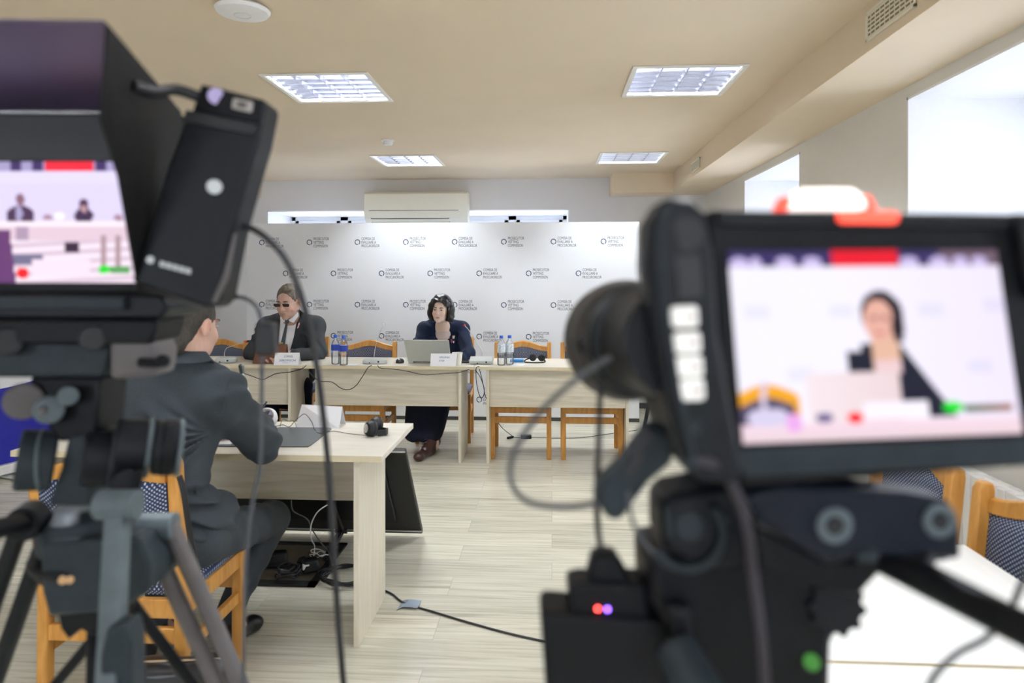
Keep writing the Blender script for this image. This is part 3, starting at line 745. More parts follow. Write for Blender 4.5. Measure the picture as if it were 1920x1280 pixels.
def sculpt(name, S, mat, parent, relax=2, color=None):
    V, Fq = S.mesh()
    # light relaxation
    for _ in range(relax):
        acc = np.zeros_like(V); c = np.zeros(len(V))
        for a in range(4):
            i, j = Fq[:, a], Fq[:, (a+1) % 4]
            for x, y in ((i, j), (j, i)):
                np.add.at(acc, x, V[y]); np.add.at(c, x, 1)
        V = V*0.5 + 0.5*acc/np.maximum(c, 1)[:, None]
    off = np.array(wloc(parent)) if parent is not None else 0
    me = bpy.data.meshes.new(name); W = V - off
    me.vertices.add(len(W)); me.vertices.foreach_set('co', W.astype(np.float32).ravel())
    me.loops.add(len(Fq)*4); me.loops.foreach_set('vertex_index', Fq.astype(np.int32).ravel())
    me.polygons.add(len(Fq)); me.polygons.foreach_set('loop_start', (np.arange(len(Fq))*4).astype(np.int32))
    me.update(calc_edges=True); me.validate()
    me.shade_smooth(); me.materials.append(mat)
    if color is not None:
        at = me.color_attributes.new('Col', 'FLOAT_COLOR', 'POINT'); C = color(V)
        at.data.foreach_set('color', np.concatenate([C, np.ones((len(C), 1))], 1).astype(np.float32).ravel())
    o = bpy.data.objects.new(name, me); COL.objects.link(o)
    if parent is not None: o.parent = parent
    o['_tree'] = 1
    return o, BVHTree.FromPolygons([tuple(v) for v in V], [tuple(f) for f in Fq])

def drape(mb, quad, tree, off=0.004, n=8, m=8, wdef=5.6, th=0.003):
    """cloth piece: picture quad (4 corners a,b,c,d) laid on the body surface, with its own thickness"""
    a, b, c, d = [Vector((q[0], q[1])) for q in quad]
    fr = []; lastw = wdef
    for j in range(m+1):
        for i in range(n+1):
            u, v = i/n, j/m; p = a*(1-u)*(1-v) + b*u*(1-v) + c*u*v + d*(1-u)*v
            dr = (U(p.x, p.y, 1.0) - CAM); L = dr.length; dr = dr.normalized()
            hit = tree.ray_cast(CAM, dr)
            if hit[0] is not None and abs((hit[0]-CAM).length/L - wdef) < 0.6: lastw = (hit[0]-CAM).length/L
            fr.append((p, lastw))
    N = len(fr); vs = [U(p.x, p.y, w-off) for p, w in fr] + [U(p.x, p.y, w-off+th) for p, w in fr]
    fs = []
    for j in range(m):
        for i in range(n):
            q = (j*(n+1)+i, j*(n+1)+i+1, (j+1)*(n+1)+i+1, (j+1)*(n+1)+i); fs.append(q); fs.append(tuple(N+x for x in q[::-1]))
    rim = [i for i in range(n+1)] + [j*(n+1)+n for j in range(1, m+1)] + [m*(n+1)+i for i in range(n-1, -1, -1)] + [j*(n+1) for j in range(m-1, 0, -1)]
    fs += [(rim[i], rim[(i+1) % len(rim)], N+rim[(i+1) % len(rim)], N+rim[i]) for i in range(len(rim))]
    return mb.add(vs, fs)

def head(S, c, R, k=1.0, fem=False):
    """adds a head to S. local frame: face looks to -y, z up; R local->world"""
    R = Matrix(R); c = Vector(c)
    def P(x, y, z): return tuple(c + R @ Vector((x*k, y*k, z*k)))
    Rm = [list(r) for r in R]
    e = lambda p, r, kk=0.012, sub=False: S.ell(P(*p), tuple(v*k for v in r), Rm, kk*k, sub)
    e((0, 0.014, 0.032), (0.074, 0.093, 0.083)); e((0, -0.025, -0.02), (0.062, 0.068, 0.078), 0.02)
    e((0, -0.032, -0.068), (0.048 if fem else 0.056, 0.055, 0.040), 0.025)
    e((0, -0.076, -0.097), (0.018, 0.014, 0.014), 0.016)
    for s in (-1, 1):
        e((s*0.036, -0.068, -0.028), (0.020, 0.018, 0.022), 0.02)
        e((s*0.030, -0.086, 0.026), (0.020, 0.008, 0.007), 0.010)
        e((s*0.031, -0.099, 0.008), (0.017, 0.013, 0.011), 0.010, True)
        S.ell(P(s*0.078, 0.012, -0.004), tuple(v*k for v in (0.008, 0.018, 0.032)), [list(r) for r in (R @ Euler((0.15, 0, s*0.35)).to_matrix())], 0.006)
        e((s*0.086, 0.008, -0.002), (0.006, 0.009, 0.018), 0.004, True)
    S.cap(P(0, -0.090, 0.014), P(0, -0.108, -0.026), 0.006*k, 0.011*k, 0.009*k)
    for s in (-1, 1): e((s*0.010, -0.100, -0.030), (0.008, 0.008, 0.007), 0.006)
    e((0, -0.083, -0.055), (0.023, 0.010, 0.0065), 0.008); e((0, -0.082, -0.068), (0.020, 0.011, 0.007), 0.008)
    e((0, -0.098, -0.0615), (0.021, 0.006, 0.0018), 0.003, True)
    return P
def skin_color(P, R, k, base, lips, c, brow=None):
    c = np.array(c); Rm = np.array(R)
    def f(V):
        L = (V - c) @ Rm / k  # world->local
        C = np.tile(np.array(base, float), (len(V), 1))
        def blob(p, r, col, amt):
            d = np.sqrt((((L-np.array(p))/np.array(r))**2).sum(1)); w = np.clip(1.3-d, 0, 1)*amt
            C[:] = C*(1-w[:, None]) + np.array(col)[None]*w[:, None]
        for s in (-1, 1):
            blob((s*0.040, -0.075, -0.030), (0.024, 0.03, 0.024), (base[0]*1.02, base[1]*0.80, base[2]*0.78), 0.5)
            blob((s*0.031, -0.088, 0.006), (0.020, 0.02, 0.011), (base[0]*0.60, base[1]*0.50, base[2]*0.50), 0.6)
            if brow: blob((s*0.031, -0.094, 0.030), (0.020, 0.02, 0.0045), brow, 0.9)
            blob((s*0.08, 0.01, 0), (0.02, 0.03, 0.03), (base[0], base[1]*0.75, base[2]*0.70), 0.5)
        blob((0, -0.093, -0.0615), (0.021, 0.02, 0.010), lips, 0.85)
        return C
    return f
def eyes(P, R, k, parent, iris, brow_mat):
    m_eye = M('eye_white', (0.50, 0.47, 0.45), 0.25, noise=0.02); m_iris = M('iris', iris, 0.15, noise=0.1)
    R = Matrix(R)
    for s in (-1, 1):
        mb = MB(); c = Vector(P(s*0.031, -0.0815, 0.008)); r = 0.0125*k
        mb.ell(c, (r*1.12, r*0.9, r*0.46), R, 16, 10); 
        fwd = R @ Vector((0, -1, 0)); mb.cur = 1
        mb.ell(c + fwd*r*0.68, (r*0.48, r*0.27, r*0.42), R, 14, 8)
        obj('eye', mb, [m_eye, m_iris], parent, ang=80)
        obj('eyebrow', MB().tube([P(s*0.014, -0.0955, 0.026), P(s*0.028, -0.0965, 0.0315), P(s*0.042, -0.089, 0.030), P(s*0.050, -0.080, 0.025)], 0.0026*k, 8, 4, 0.5), brow_mat, parent)

def hand(S, w, d, up, side, k=1.0, curl=0.6, spread=0.0, grip=0.0):
    """hand from the wrist w along d; up = back of hand; side = +1/-1 where the thumb leaves. curl = bend in radians per joint"""
    w = Vector(w); d = Vector(d).normalized(); up = Vector(up); up = (up - d*up.dot(d)).normalized(); x = d.cross(up).normalized()*side  # x: thumb side
    S.cap(w, w + d*0.03*k, 0.024*k, 0.027*k, 0.012)
    a = w + d*0.05*k
    S.ell(a + d*0.005*k, (0.040*k, 0.040*k, 0.015*k), [[x[i], d[i], up[i]] for i in range(3)], 0.014)
    L = [(0.031, 0.072, 0.0088), (0.0105, 0.080, 0.0090), (-0.0105, 0.074, 0.0086), (-0.030, 0.058, 0.0076)]
    for i, (ox, ln, r) in enumerate(L):
        p = a + x*ox*k + d*(0.040 - abs(ox)*0.25)*k; ang = curl*0.5 + grip*i*0.05
        for j, fr in enumerate((0.45, 0.31, 0.24)):
            q = p + (d*math.cos(ang) - up*math.sin(ang) + x*ox*spread).normalized()*ln*fr*k
            S.cap(p, q, r*k*(1-0.08*j), r*k*(0.95-0.08*j), 0.003); p = q; ang += curl
    # thumb from the side of the palm near its base
    p = w + d*0.028*k + x*0.022*k; q = p + (d*0.6 + x*0.75 - up*0.3).normalized()*0.036*k; r_ = q + (d*0.9 + x*0.15 - up*0.35).normalized()*0.032*k; t_ = r_ + (d*0.9 - x*0.2 - up*0.45).normalized()*0.024*k
    S.cap(p, q, 0.014*k, 0.011*k, 0.008).cap(q, r_, 0.0105*k, 0.0095*k, 0.003).cap(r_, t_, 0.0095*k, 0.008*k, 0.003)
    return a + d*0.05*k

m_skin = vcol_mat('skin_tone', 0.5)
m_brow = M('dark_brow_hair', (0.05, 0.038, 0.03), 0.8, noise=0.3, nscale=200)
def wool(name, col, rough=0.85): return M(name, col, rough, noise=0.12, nscale=260, bump=0.25, bscale=500, sheen=0.04, spec=0.2)
m_suit_grey = wool('charcoal_wool', (0.042, 0.047, 0.053))
m_suit_slate = wool('slate_wool', (0.040, 0.049, 0.058))
m_suit_navy = wool('navy_wool', (0.010, 0.017, 0.045))
m_trouser_dark = wool('black_navy_cloth', (0.007, 0.009, 0.022))
m_shirt = M('white_cotton', (0.86, 0.87, 0.93), 0.7, noise=0.02, nscale=80)
m_blouse = M('beige_knit', (0.66, 0.55, 0.50), 0.8, noise=0.04, nscale=200)
m_tie = M('grey_tie_silk', (0.06, 0.075, 0.085), 0.5, noise=0.15, nscale=300)
m_hair_grey = M('grey_brown_hair', (0.14, 0.12, 0.095), 0.6, noise=0.45, nscale=90, bump=0.9, bscale=260, stretch=(1, 1, 0.35))
m_hair_black = M('black_hair', (0.006, 0.005, 0.006), 0.34, noise=0.3, nscale=80, bump=0.6, bscale=200, stretch=(1, 1, 0.25))
m_hair_dark = M('dark_brown_hair', (0.030, 0.024, 0.018), 0.6, noise=0.5, nscale=150, bump=1.0, bscale=300, stretch=(1, 1, 0.4))
m_shoe = M('brown_leather', (0.055, 0.022, 0.02), 0.35, noise=0.2, nscale=50)
m_shoe_black = M('black_leather', (0.01, 0.01, 0.012), 0.3, noise=0.1)
def hair_noise(S, amp=0.0025, f=150):
    S.wrinkle(lambda X, Y, Z: amp*(np.sin(X*f+Y*f*0.6+3*np.sin(Z*40))*0.6 + np.sin(Y*f*1.3-Z*60+X*31)*0.4))

# ================================================================== man in glasses, behind the left table
def rot(yaw=0, pitch=0, roll=0):
    """yaw>0 turns the face to the picture's right (seen from the camera), pitch>0 nods down"""
    return Euler((0, 0, yaw)).to_matrix() @ Euler((pitch, 0, 0)).to_matrix() @ Euler((0, roll, 0)).to_matrix()
W_ = 5.92
root = thing('person', tuple(U(545, 600, 6.02)*Vector((1, 1, 0)) if False else (U(545, 600, 6.02).x, U(545, 600, 6.02).y, 0)),
    'person in a charcoal suit, tie and tinted glasses, seated looking down behind the brown portfolio', 'person')
hc = U(541.5, 566, 5.78); Rh = rot(-0.13, 0.24, 0.0); kh = 1.20
B = SDF(U(452, 700, 5.2) - Vector((0, 0.2, 0.75)), U(616, 520, 6.3) + Vector((0, 0.2, 0.02)), 0.0042)
lo_ = (U(455, 600, 6.0).x-0.02, 5.30, 0.02); hi_ = (U(612, 600, 5.6).x+0.04, 6.32, 1.46)
B = SDF(lo_, hi_, 0.0044)
P = head(B, hc, Rh, kh)
sL, sR = U(503, 613, 5.95), U(590, 612, 5.95)
eL, eR = U(472, 662, 5.80), U(597, 662, 5.80)
wL, wR = U(503, 668, 5.55), U(553, 664, 5.58)
chest = U(546, 640, 5.98); belly = U(547, 690, 5.98); hip = U(547, 745, 6.05)
B.cap(P(0, 0.03, -0.05), U(545, 608, 5.93), 0.066, 0.072, 0.03)
B.cap(sL, sR, 0.075, 0.075, 0.04); B.ell(chest, (0.19, 0.12, 0.20), None, 0.05); B.ell(belly, (0.17, 0.13, 0.17), None, 0.05)
B.cap(sL, eL, 0.05, 0.042, 0.03).cap(eL, wL, 0.040, 0.026, 0.02).cap(sR, eR, 0.05, 0.042, 0.03).cap(eR, wR, 0.040, 0.026, 0.02)
hand(B, wL, U(520, 672, 5.45)-wL, (0.1, 0, 1), 1, 1.0, 0.35); hand(B, wR, U(535, 672, 5.50)-wR, (-0.1, 0, 1), -1, 1.0, 0.35)
kL, kR = Vector((sL.x+0.10, 5.62, 0.53)), Vector((sR.x-0.02, 5.62, 0.53))
B.cap(hip + Vector((-0.09, 0, 0)), kL, 0.075, 0.055, 0.03).cap(hip + Vector((0.09, 0, 0)), kR, 0.075, 0.055, 0.03)
aL, aR = Vector((kL.x, 5.66, 0.12)), Vector((kR.x, 5.66, 0.12))
B.cap(kL, aL, 0.05, 0.035, 0.02).cap(kR, aR, 0.05, 0.035, 0.02)
B.cap(aL, aL + Vector((0, -0.10, -0.065)), 0.035, 0.03, 0.02).cap(aR, aR + Vector((0, -0.10, -0.065)), 0.035, 0.03, 0.02)
base = (0.62, 0.40, 0.32)
body, bt = sculpt('body', B, m_skin, root, 1, skin_color(P, Rh, kh, base, (0.42, 0.18, 0.14), hc, (0.10, 0.08, 0.06)))
eyes(P, Rh, kh, root, (0.03, 0.025, 0.02), m_brow)
# hair
H = SDF(hc - Vector((0.13, 0.15, 0.12)), hc + Vector((0.13, 0.17, 0.16)), 0.0035); Rm = [list(r) for r in Rh]
H.ell(P(0, 0.018, 0.040), (0.0795*kh, 0.099*kh, 0.088*kh), Rm, 0.01)
H.ell(P(0.018, -0.045, 0.105), (0.045*kh, 0.035*kh, 0.018*kh), Rm, 0.02)
H.ell(P(0, -0.085, -0.002), (0.074*kh, 0.062*kh, 0.088*kh), Rm, 0.012, True)
for s in (-1, 1): H.ell(P(s*0.085, 0.004, -0.012), (0.03*kh, 0.035*kh, 0.042*kh), Rm, 0.008, True)
H.box(P(0, 0.02, -0.10), (0.15, 0.16, 0.055*kh), Rm, 0.005, 0.01, True)
hair_noise(H, 0.0022, 170); sculpt('hair', H, m_hair_grey, root, 1)
# jacket
J = SDF((lo_[0]-0.03, 5.36, 0.48), (hi_[0]+0.03, 6.34, 1.34), 0.0055)
J.cap(sL, sR, 0.080, 0.080, 0.05); J.ell(chest, (0.235, 0.155, 0.21), None, 0.06); J.ell(belly, (0.235, 0.165, 0.20), None, 0.06); J.ell(hip, (0.20, 0.15, 0.14), None, 0.05)
J.cap(sL, U(545, 597, 5.98), 0.085, 0.075, 0.05).cap(sR, U(545, 597, 5.98), 0.085, 0.075, 0.05)
J.ell(sL, (0.080, 0.08, 0.075), None, 0.03).ell(sR, (0.080, 0.08, 0.075), None, 0.03)
J.cap(sL, eL, 0.080, 0.066, 0.035).cap(eL, wL, 0.064, 0.044, 0.03).cap(sR, eR, 0.080, 0.068, 0.035).cap(eR, wR, 0.064, 0.042, 0.03)
J.ell(U(545, 588, 5.88), (0.075, 0.11, 0.08), None, 0.015, True)
def folds(X, Y, Z): return 0.0065*np.sin(X*46+Z*64+2.6*np.sin(Y*16+X*11)+1.5*np.sin(Z*19)) * np.clip(np.sin(Z*21+X*15+1)+0.25, 0, 1)
J.wrinkle(folds)
jk, jt = sculpt('jacket', J, m_suit_grey, root, 2)
# trousers and shoes
T = SDF((lo_[0]+0.05, 5.45, 0.05), (hi_[0]-0.03, 6.28, 0.72), 0.007)
for s, kn, an in ((-1, kL, aL), (1, kR, aR)): T.cap(hip + Vector((s*0.09, 0, -0.02)), kn, 0.095, 0.075, 0.03).cap(kn, an, 0.072, 0.058, 0.02)
T.ell(hip, (0.17, 0.14, 0.12), None, 0.03); sculpt('trousers', T, m_trouser_dark, root, 1)
def shoe(an, d, mat, parent, L=0.27):
    d = Vector(d); d.z = 0; d.normalize(); S = SDF(an - Vector((0.3, 0.3, 0.2)), an + Vector((0.3, 0.3, 0.12)), 0.006)
    g = Vector((an.x, an.y, 0))
    S.cap(g - d*0.05 + Vector((0, 0, 0.045)), g + d*(L-0.11) + Vector((0, 0, 0.036)), 0.040, 0.034, 0.02).ell(g + d*(L-0.10) + Vector((0, 0, 0.030)), (0.042, 0.042, 0.028), None, 0.02)
    S.cap(g - d*0.03 + Vector((0, 0, 0.05)), g + Vector((0, 0, 0.095)), 0.044, 0.043, 0.02)
    S.cut((0, 0, 0.002), (0, 0, -1)); o, _ = sculpt('shoe', S, mat, parent, 1); return o
shoe(aL, (0, -1, 0), m_shoe_black, root); shoe(aR, (0, -1, 0), m_shoe_black, root)
# shirt, collar, tie, lapels, pin
sh = MB(); drape(sh, [(527, 588), (560, 584), (545, 662), (519, 662)], jt, 0.004, 10, 14, 5.8); obj('shirt', sh, m_shirt, root, ang=70)
cl = MB(); cpts = lambda q, w: [U(a, b, w) for a, b in q]; cl.prism(cpts([(526, 588), (532, 595), (538, 600.5), (529, 605), (525, 598)], 5.755), (0, 0.012, 0)).prism(cpts([(540, 600.5), (551, 593), (558, 584), (559, 592), (550, 605)], 5.755), (0, 0.012, 0))
obj('shirt_collar', cl, m_shirt, root, ang=70)
ti = MB(); ti.prism([U(a, b, 5.752) for a, b in ((534, 600), (542, 600), (540, 607), (535, 607))], (0, 0.014, 0)); drape(ti, [(535.5, 606), (539.5, 606), (533.5, 650), (524.5, 650)], jt, 0.015, 5, 12, 5.8, 0.004)
obj('tie', ti, m_tie, root, ang=70)
la = MB()
drape(la, [(519, 588), (526, 583), (523, 612), (511, 604)], jt, 0.016, 6, 6, 5.8, 0.006); drape(la, [(512, 606), (524, 606), (521, 650), (519, 652)], jt, 0.013, 6, 10, 5.8, 0.006)
drape(la, [(561, 580), (569, 586), (570, 604), (559, 604)], jt, 0.016, 6, 6, 5.8, 0.006); drape(la, [(559, 602), (573, 602), (549, 660), (543.5, 658)], jt, 0.013, 6, 10, 5.8, 0.006)
obj('lapels', la, m_suit_grey, root, ang=70)
pn = MB(); drape(pn, [(560, 605), (562, 605), (561, 612), (557, 616)], jt, 0.020, 2, 2, 5.8, 0.003); obj('ribbon_pin', pn, M('white_ribbon', (0.8, 0.75, 0.75), 0.5, noise=0.05), root)
pn = MB(); drape(pn, [(561, 602), (563, 606), (560, 616), (559.5, 616)], jt, 0.021, 2, 2, 5.8, 0.003); obj('ribbon_pin', pn, M('red_ribbon', (0.5, 0.05, 0.03), 0.5, noise=0.05), root)
# tinted glasses
m_lens = M('brown_tinted_lens', (0.035, 0.012, 0.008), 0.12, noise=0.1)
gm = MB(); R3 = Matrix(Rh)
for s in (-1, 1):
    a = Vector(P(s*0.0335, -0.103, 0.005)); ex, ez, ey = R3 @ Vector((1, 0, 0)), R3 @ Vector((0, -0.15, 1)).normalized(), R3 @ Vector((0, 1, 0.15))
    gm.prism([a + ex*(u*kh) + ez*(v*kh) for u, v in ((-0.025, 0.011), (0.025, 0.011), (0.026, 0.003), (0.020, -0.012), (-0.018, -0.012), (-0.025, -0.004))], ey*0.002)
obj('glasses_lenses', gm, m_lens, root, bevel=0.0006)
gt = MB(); gt.tube([P(-0.009, -0.104, 0.012), P(0, -0.107, 0.013), P(0.009, -0.104, 0.012)], 0.0014, 6, 3)
for s in (-1, 1): gt.tube([P(s*0.058, -0.102, 0.012), P(s*0.070, -0.080, 0.012), P(s*0.080, -0.02, 0.010), P(s*0.083, 0.012, 0.006)], 0.0015, 6, 4)
obj('glasses_frame', gt, m_silver, root)

# ================================================================== woman behind the laptop
root = thing('person', (U(832, 600, 6.05).x, U(832, 600, 6.05).y, 0), 'person with black bobbed hair in a navy jacket, seated behind the silver laptop', 'person')
hc = U(826.5, 581.5, 5.78); Rh = rot(-0.12, 0.02, 0.06); kh = 0.93
lo_ = (U(768, 600, 6.0).x-0.03, 5.28, 0.0); hi_ = (U(893, 600, 5.7).x+0.05, 6.36, 1.36)
B = SDF(lo_, hi_, 0.0042)
P = head(B, hc, Rh, kh, True)
sL, sR = U(797, 617, 6.0), U(866, 617, 6.0); eL, eR = U(776, 662, 5.86), U(879, 664, 5.80); wL, wR = U(800, 672, 5.62), U(852, 673, 5.58)
chest = U(832, 645, 6.02); belly = U(832, 690, 6.05); hip = Vector((U(832, 700, 6.05).x, U(832, 700, 6.08).y, 0.56))
B.cap(P(0, 0.02, -0.05), U(830, 612, 5.92), 0.047, 0.052, 0.03).cap(U(830, 612, 5.92), U(831, 626, 5.95), 0.055, 0.075, 0.04)
B.cap(sL, sR, 0.052, 0.052, 0.04).ell(chest, (0.14, 0.105, 0.17), None, 0.05).ell(belly, (0.13, 0.10, 0.15), None, 0.05)
B.cap(sL, eL, 0.04, 0.034, 0.03).cap(eL, wL, 0.032, 0.021, 0.02).cap(sR, eR, 0.04, 0.034, 0.03).cap(eR, wR, 0.032, 0.021, 0.02)
hand(B, wL, U(806, 674, 5.5)-wL, (0, 0, 1), 1, 0.88, 0.35); hand(B, wR, U(838, 674, 5.5)-wR, (0, 0, 1), -1, 0.88, 0.35)
kL = Vector((UY(785, 5.65), 5.66, 0.52)); kR = Vector((UY(825, 5.65), 5.66, 0.52)); aL = Vector((UY(803, 5.50), 5.52, 0.10)); aR = Vector((UY(815, 5.60), 5.62, 0.12))
B.cap(hip + Vector((-0.08, 0, 0)), kL, 0.07, 0.05, 0.03).cap(hip + Vector((0.08, 0, 0)), kR, 0.07, 0.05, 0.03).cap(kL, aL, 0.045, 0.03, 0.02).cap(kR, aR, 0.045, 0.03, 0.02)
B.cap(aL, aL + Vector((-0.04, -0.09, -0.06)), 0.03, 0.025, 0.02).cap(aR, aR + Vector((0.02, -0.09, -0.07)), 0.03, 0.025, 0.02)
base = (0.80, 0.60, 0.49)
body, bt = sculpt('body', B, m_skin, root, 1, skin_color(P, Rh, kh, base, (0.45, 0.14, 0.13), hc, (0.09, 0.06, 0.05)))
eyes(P, Rh, kh, root, (0.02, 0.015, 0.012), m_brow)
H = SDF(hc - Vector((0.18, 0.17, 0.19)), hc + Vector((0.18, 0.19, 0.18)), 0.0036); Rm = [list(r) for r in Rh]
H.ell(P(0, 0.022, 0.052), (0.100*kh, 0.112*kh, 0.098*kh), Rm, 0.02)
for s in (-1, 1):
    H.ell(P(s*0.088, 0.012, -0.006), (0.036*kh, 0.066*kh, 0.085*kh), Rm, 0.025); H.ell(P(s*0.080, 0.018, -0.062), (0.036*kh, 0.050*kh, 0.045*kh), Rm, 0.02)
H.ell(P(0, 0.06, -0.035), (0.095*kh, 0.060*kh, 0.080*kh), Rm, 0.02)
H.ell(P(0.014, -0.088, -0.030), (0.082*kh, 0.092*kh, 0.096*kh), Rm, 0.008, True)
H.ell(P(-0.006, -0.088, 0.052), (0.046*kh, 0.05*kh, 0.030*kh), Rm, 0.012, True)
H.cap(P(0, -0.02, -0.06), P(0, -0.01, -0.20), 0.060*kh, 0.066*kh, 0.01, True)
hair_noise(H, 0.0040, 85); sculpt('hair', H, m_hair_black, root, 1)
J = SDF((lo_[0]-0.02, 5.36, 0.50), (hi_[0]+0.02, 6.34, 1.20), 0.0052)
J.cap(sL, sR, 0.064, 0.064, 0.05).ell(chest, (0.175, 0.135, 0.18), None, 0.06).ell(belly, (0.175, 0.13, 0.18), None, 0.06)
J.cap(sL, U(830, 606, 5.98), 0.062, 0.058, 0.04).cap(sR, U(830, 606, 5.98), 0.062, 0.058, 0.04)
J.ell(sL + Vector((0.0, 0, 0.008)), (0.056, 0.058, 0.052), None, 0.02).ell(sR + Vector((0, 0, 0.008)), (0.056, 0.058, 0.052), None, 0.02)
J.cap(sL, eL, 0.055, 0.052, 0.03).cap(eL, wL, 0.050, 0.036, 0.03).cap(sR, eR, 0.057, 0.058, 0.03).cap(eR, wR, 0.056, 0.036, 0.03)
J.ell(U(830, 606, 5.84), (0.060, 0.14, 0.10), None, 0.012, True); J.ell(U(829, 620, 5.84), (0.056, 0.085, 0.13), None, 0.012, True)
J.wrinkle(folds); jk, jt = sculpt('jacket', J, m_suit_navy, root, 2)
bl = SDF(chest - Vector((0.2, 0.2, 0.25)), chest + Vector((0.2, 0.2, 0.25)), 0.005)
bl.ell(chest + Vector((0, -0.004, -0.02)), (0.145, 0.118, 0.15), None, 0.02); bl.ell(U(831, 610, 5.86), (0.056, 0.10, 0.075), None, 0.008, True)
la = MB(); bl = MB(); drape(bl, [(816, 622), (845, 621), (844, 642), (817, 642)], bt, 0.008, 8, 8, 5.9, 0.004); obj('blouse', bl, m_blouse, root, ang=70)
drape(la, [(812, 604), (820, 606), (822, 634), (806, 622)], jt, 0.010, 6, 6, 5.9, 0.006); drape(la, [(806, 622), (822, 630), (817, 652), (814, 652)], jt, 0.009, 6, 8, 5.9, 0.006)
drape(la, [(842, 606), (852, 604), (858, 622), (843, 634)], jt, 0.010, 6, 6, 5.9, 0.006); drape(la, [(843, 630), (858, 622), (850, 668), (844, 668)], jt, 0.009, 6, 10, 5.9, 0.006)
obj('lapels', la, m_suit_navy, root, ang=70)
for q, col in (([(848.5, 629), (853, 629), (852, 634.5), (848.5, 634.5)], (0.75, 0.65, 0.5)), ([(849, 639), (852, 639), (851.5, 643), (849.5, 643)], (0.85, 0.8, 0.8)), ([(845, 636), (848, 636), (847.5, 643), (846, 643)], (0.5, 0.03, 0.08))):
    pn = MB(); drape(pn, q, jt, 0.016, 2, 2, 5.9, 0.004); obj('brooch', pn, M('brooch_enamel', col, 0.3, noise=0.05), root)
T = SDF((UY(750, 5.7), 5.34, 0.02), (UY(870, 5.7), 6.30, 0.72), 0.0065)
T.ell(hip, (0.16, 0.14, 0.11), None, 0.03)
T.cap(hip + Vector((-0.07, 0, 0)), kL, 0.095, 0.095, 0.05).cap(hip + Vector((0.07, 0, 0)), kR + Vector((0.03, 0, 0)), 0.095, 0.095, 0.05)
bL, bR = U(776, 812, 5.55), U(814, 812, 5.58)
T.cap(kL, bL, 0.100, 0.078, 0.07).cap(kR + Vector((0.03, 0, 0)), bR, 0.100, 0.070, 0.07).cap((kL+kR)/2, (bL+bR)/2, 0.09, 0.075, 0.06)
T.cut(U(795, 826, 5.55), (0, 0, -1)); T.wrinkle(lambda X, Y, Z: 0.006*np.sin(X*75+Z*6)*np.clip(0.6-Z, 0, 1))
sculpt('skirt', T, m_trouser_dark, root, 1)
S = SDF((UY(760, 5.4), 5.2, -0.01), (UY(835, 5.6), 5.8, 0.22), 0.0045)
toe = UZ(785, 856, 0.035); heel = UZ(808, 842, 0.045)
S.cap(heel, toe, 0.034, 0.032, 0.02).ell(toe, (0.040, 0.045, 0.030), None, 0.02).cap(heel, heel + Vector((0.0, 0.01, 0.09)), 0.040, 0.042, 0.02).cap(toe + (heel-toe)*0.5 + Vector((0, 0, 0.03)), heel + Vector((0, 0, 0.06)), 0.03, 0.04, 0.02)
S.cut((0, 0, 0.004), (0, 0, -1)); sculpt('shoe', S, m_shoe, root, 1)
S = SDF((UY(785, 5.4), 5.35, -0.01), (UY(850, 5.8), 5.95, 0.22), 0.005)
toe2 = UZ(812, 838, 0.035) ; S.cap(toe2, toe2 + Vector((0.0, 0.14, 0.01)), 0.035, 0.036, 0.02).cap(toe2 + Vector((0, 0.14, 0.02)), toe2 + Vector((0, 0.13, 0.09)), 0.04, 0.042, 0.02)
S.cut((0, 0, 0.004), (0, 0, -1)); sculpt('shoe', S, m_shoe, root, 1)
lc = MB()
for i in range(4): 
    t0 = 0.30+0.12*i; c0 = toe + (heel-toe)*t0 + Vector((0, 0, 0.034+0.02*i)); lc.tube([c0 + RV*0.022, c0 + Vector((0, 0, 0.008)), c0 - RV*0.022], 0.0025, 6, 4)
obj('laces', lc, m_dark, root)
# ================================================================== man seen from behind at the near desk
root = thing('person', (U(350, 700, 2.25).x, U(350, 700, 2.25).y, 0), 'person in a slate suit seen from behind, writing at the near desk', 'person')
hc = U(355, 611, 2.30); fa = math.radians(180-12); kh = 1.03
Rh = (Euler((0, 0, fa)).to_matrix() @ Euler((0.16, 0, 0)).to_matrix())
x0, x1 = U(215, 700, 2.4).x-0.06, U(530, 800, 2.75).x+0.05
B = SDF((x0, 1.95, 0.0), (x1, 3.12, 1.52), 0.0062)
P = head(B, hc, Rh, kh)
sL, sR = U(250, 744, 2.38), U(411, 741, 2.34)
eR, wR = U(490, 831, 2.60), U(492, 788, 2.87)
eL, wL = U(236, 850, 2.62), U(388, 812, 2.86)
neck = U(346, 672, 2.29); chest = U(328, 775, 2.36); waist = U(310, 900, 2.30); hip = U(330, 1005, 2.33)
B.cap(P(0, 0.02, -0.05), neck, 0.052, 0.062, 0.03); B.cap(sL, sR, 0.065, 0.065, 0.04)
B.ell(chest, (0.155, 0.10, 0.19), None, 0.05); B.ell(waist, (0.13, 0.10, 0.16), None, 0.05); B.ell(hip, (0.14, 0.12, 0.12), None, 0.04)
B.cap(sL, eL, 0.048, 0.040, 0.03).cap(eL, wL, 0.038, 0.025, 0.02).cap(sR, eR, 0.048, 0.040, 0.03).cap(eR, wR, 0.038, 0.026, 0.02)
hand(B, wR, U(484, 768, 2.96)-wR, (0.5, -0.5, 0.8), -1, 1.0, 0.75, 0, 0.8)
hand(B, wL, U(418, 808, 2.90)-wL, (0, 0, 1), 1, 1.0, 0.2)
kR = U(510, 972, 2.86); kL = U(330, 972, 2.86); aR = U(428, 1160, 2.62); aL = U(292, 1165, 2.62)
hR, hL = hip + Vector((0.09, 0, -0.01)), hip + Vector((-0.09, 0, -0.01))
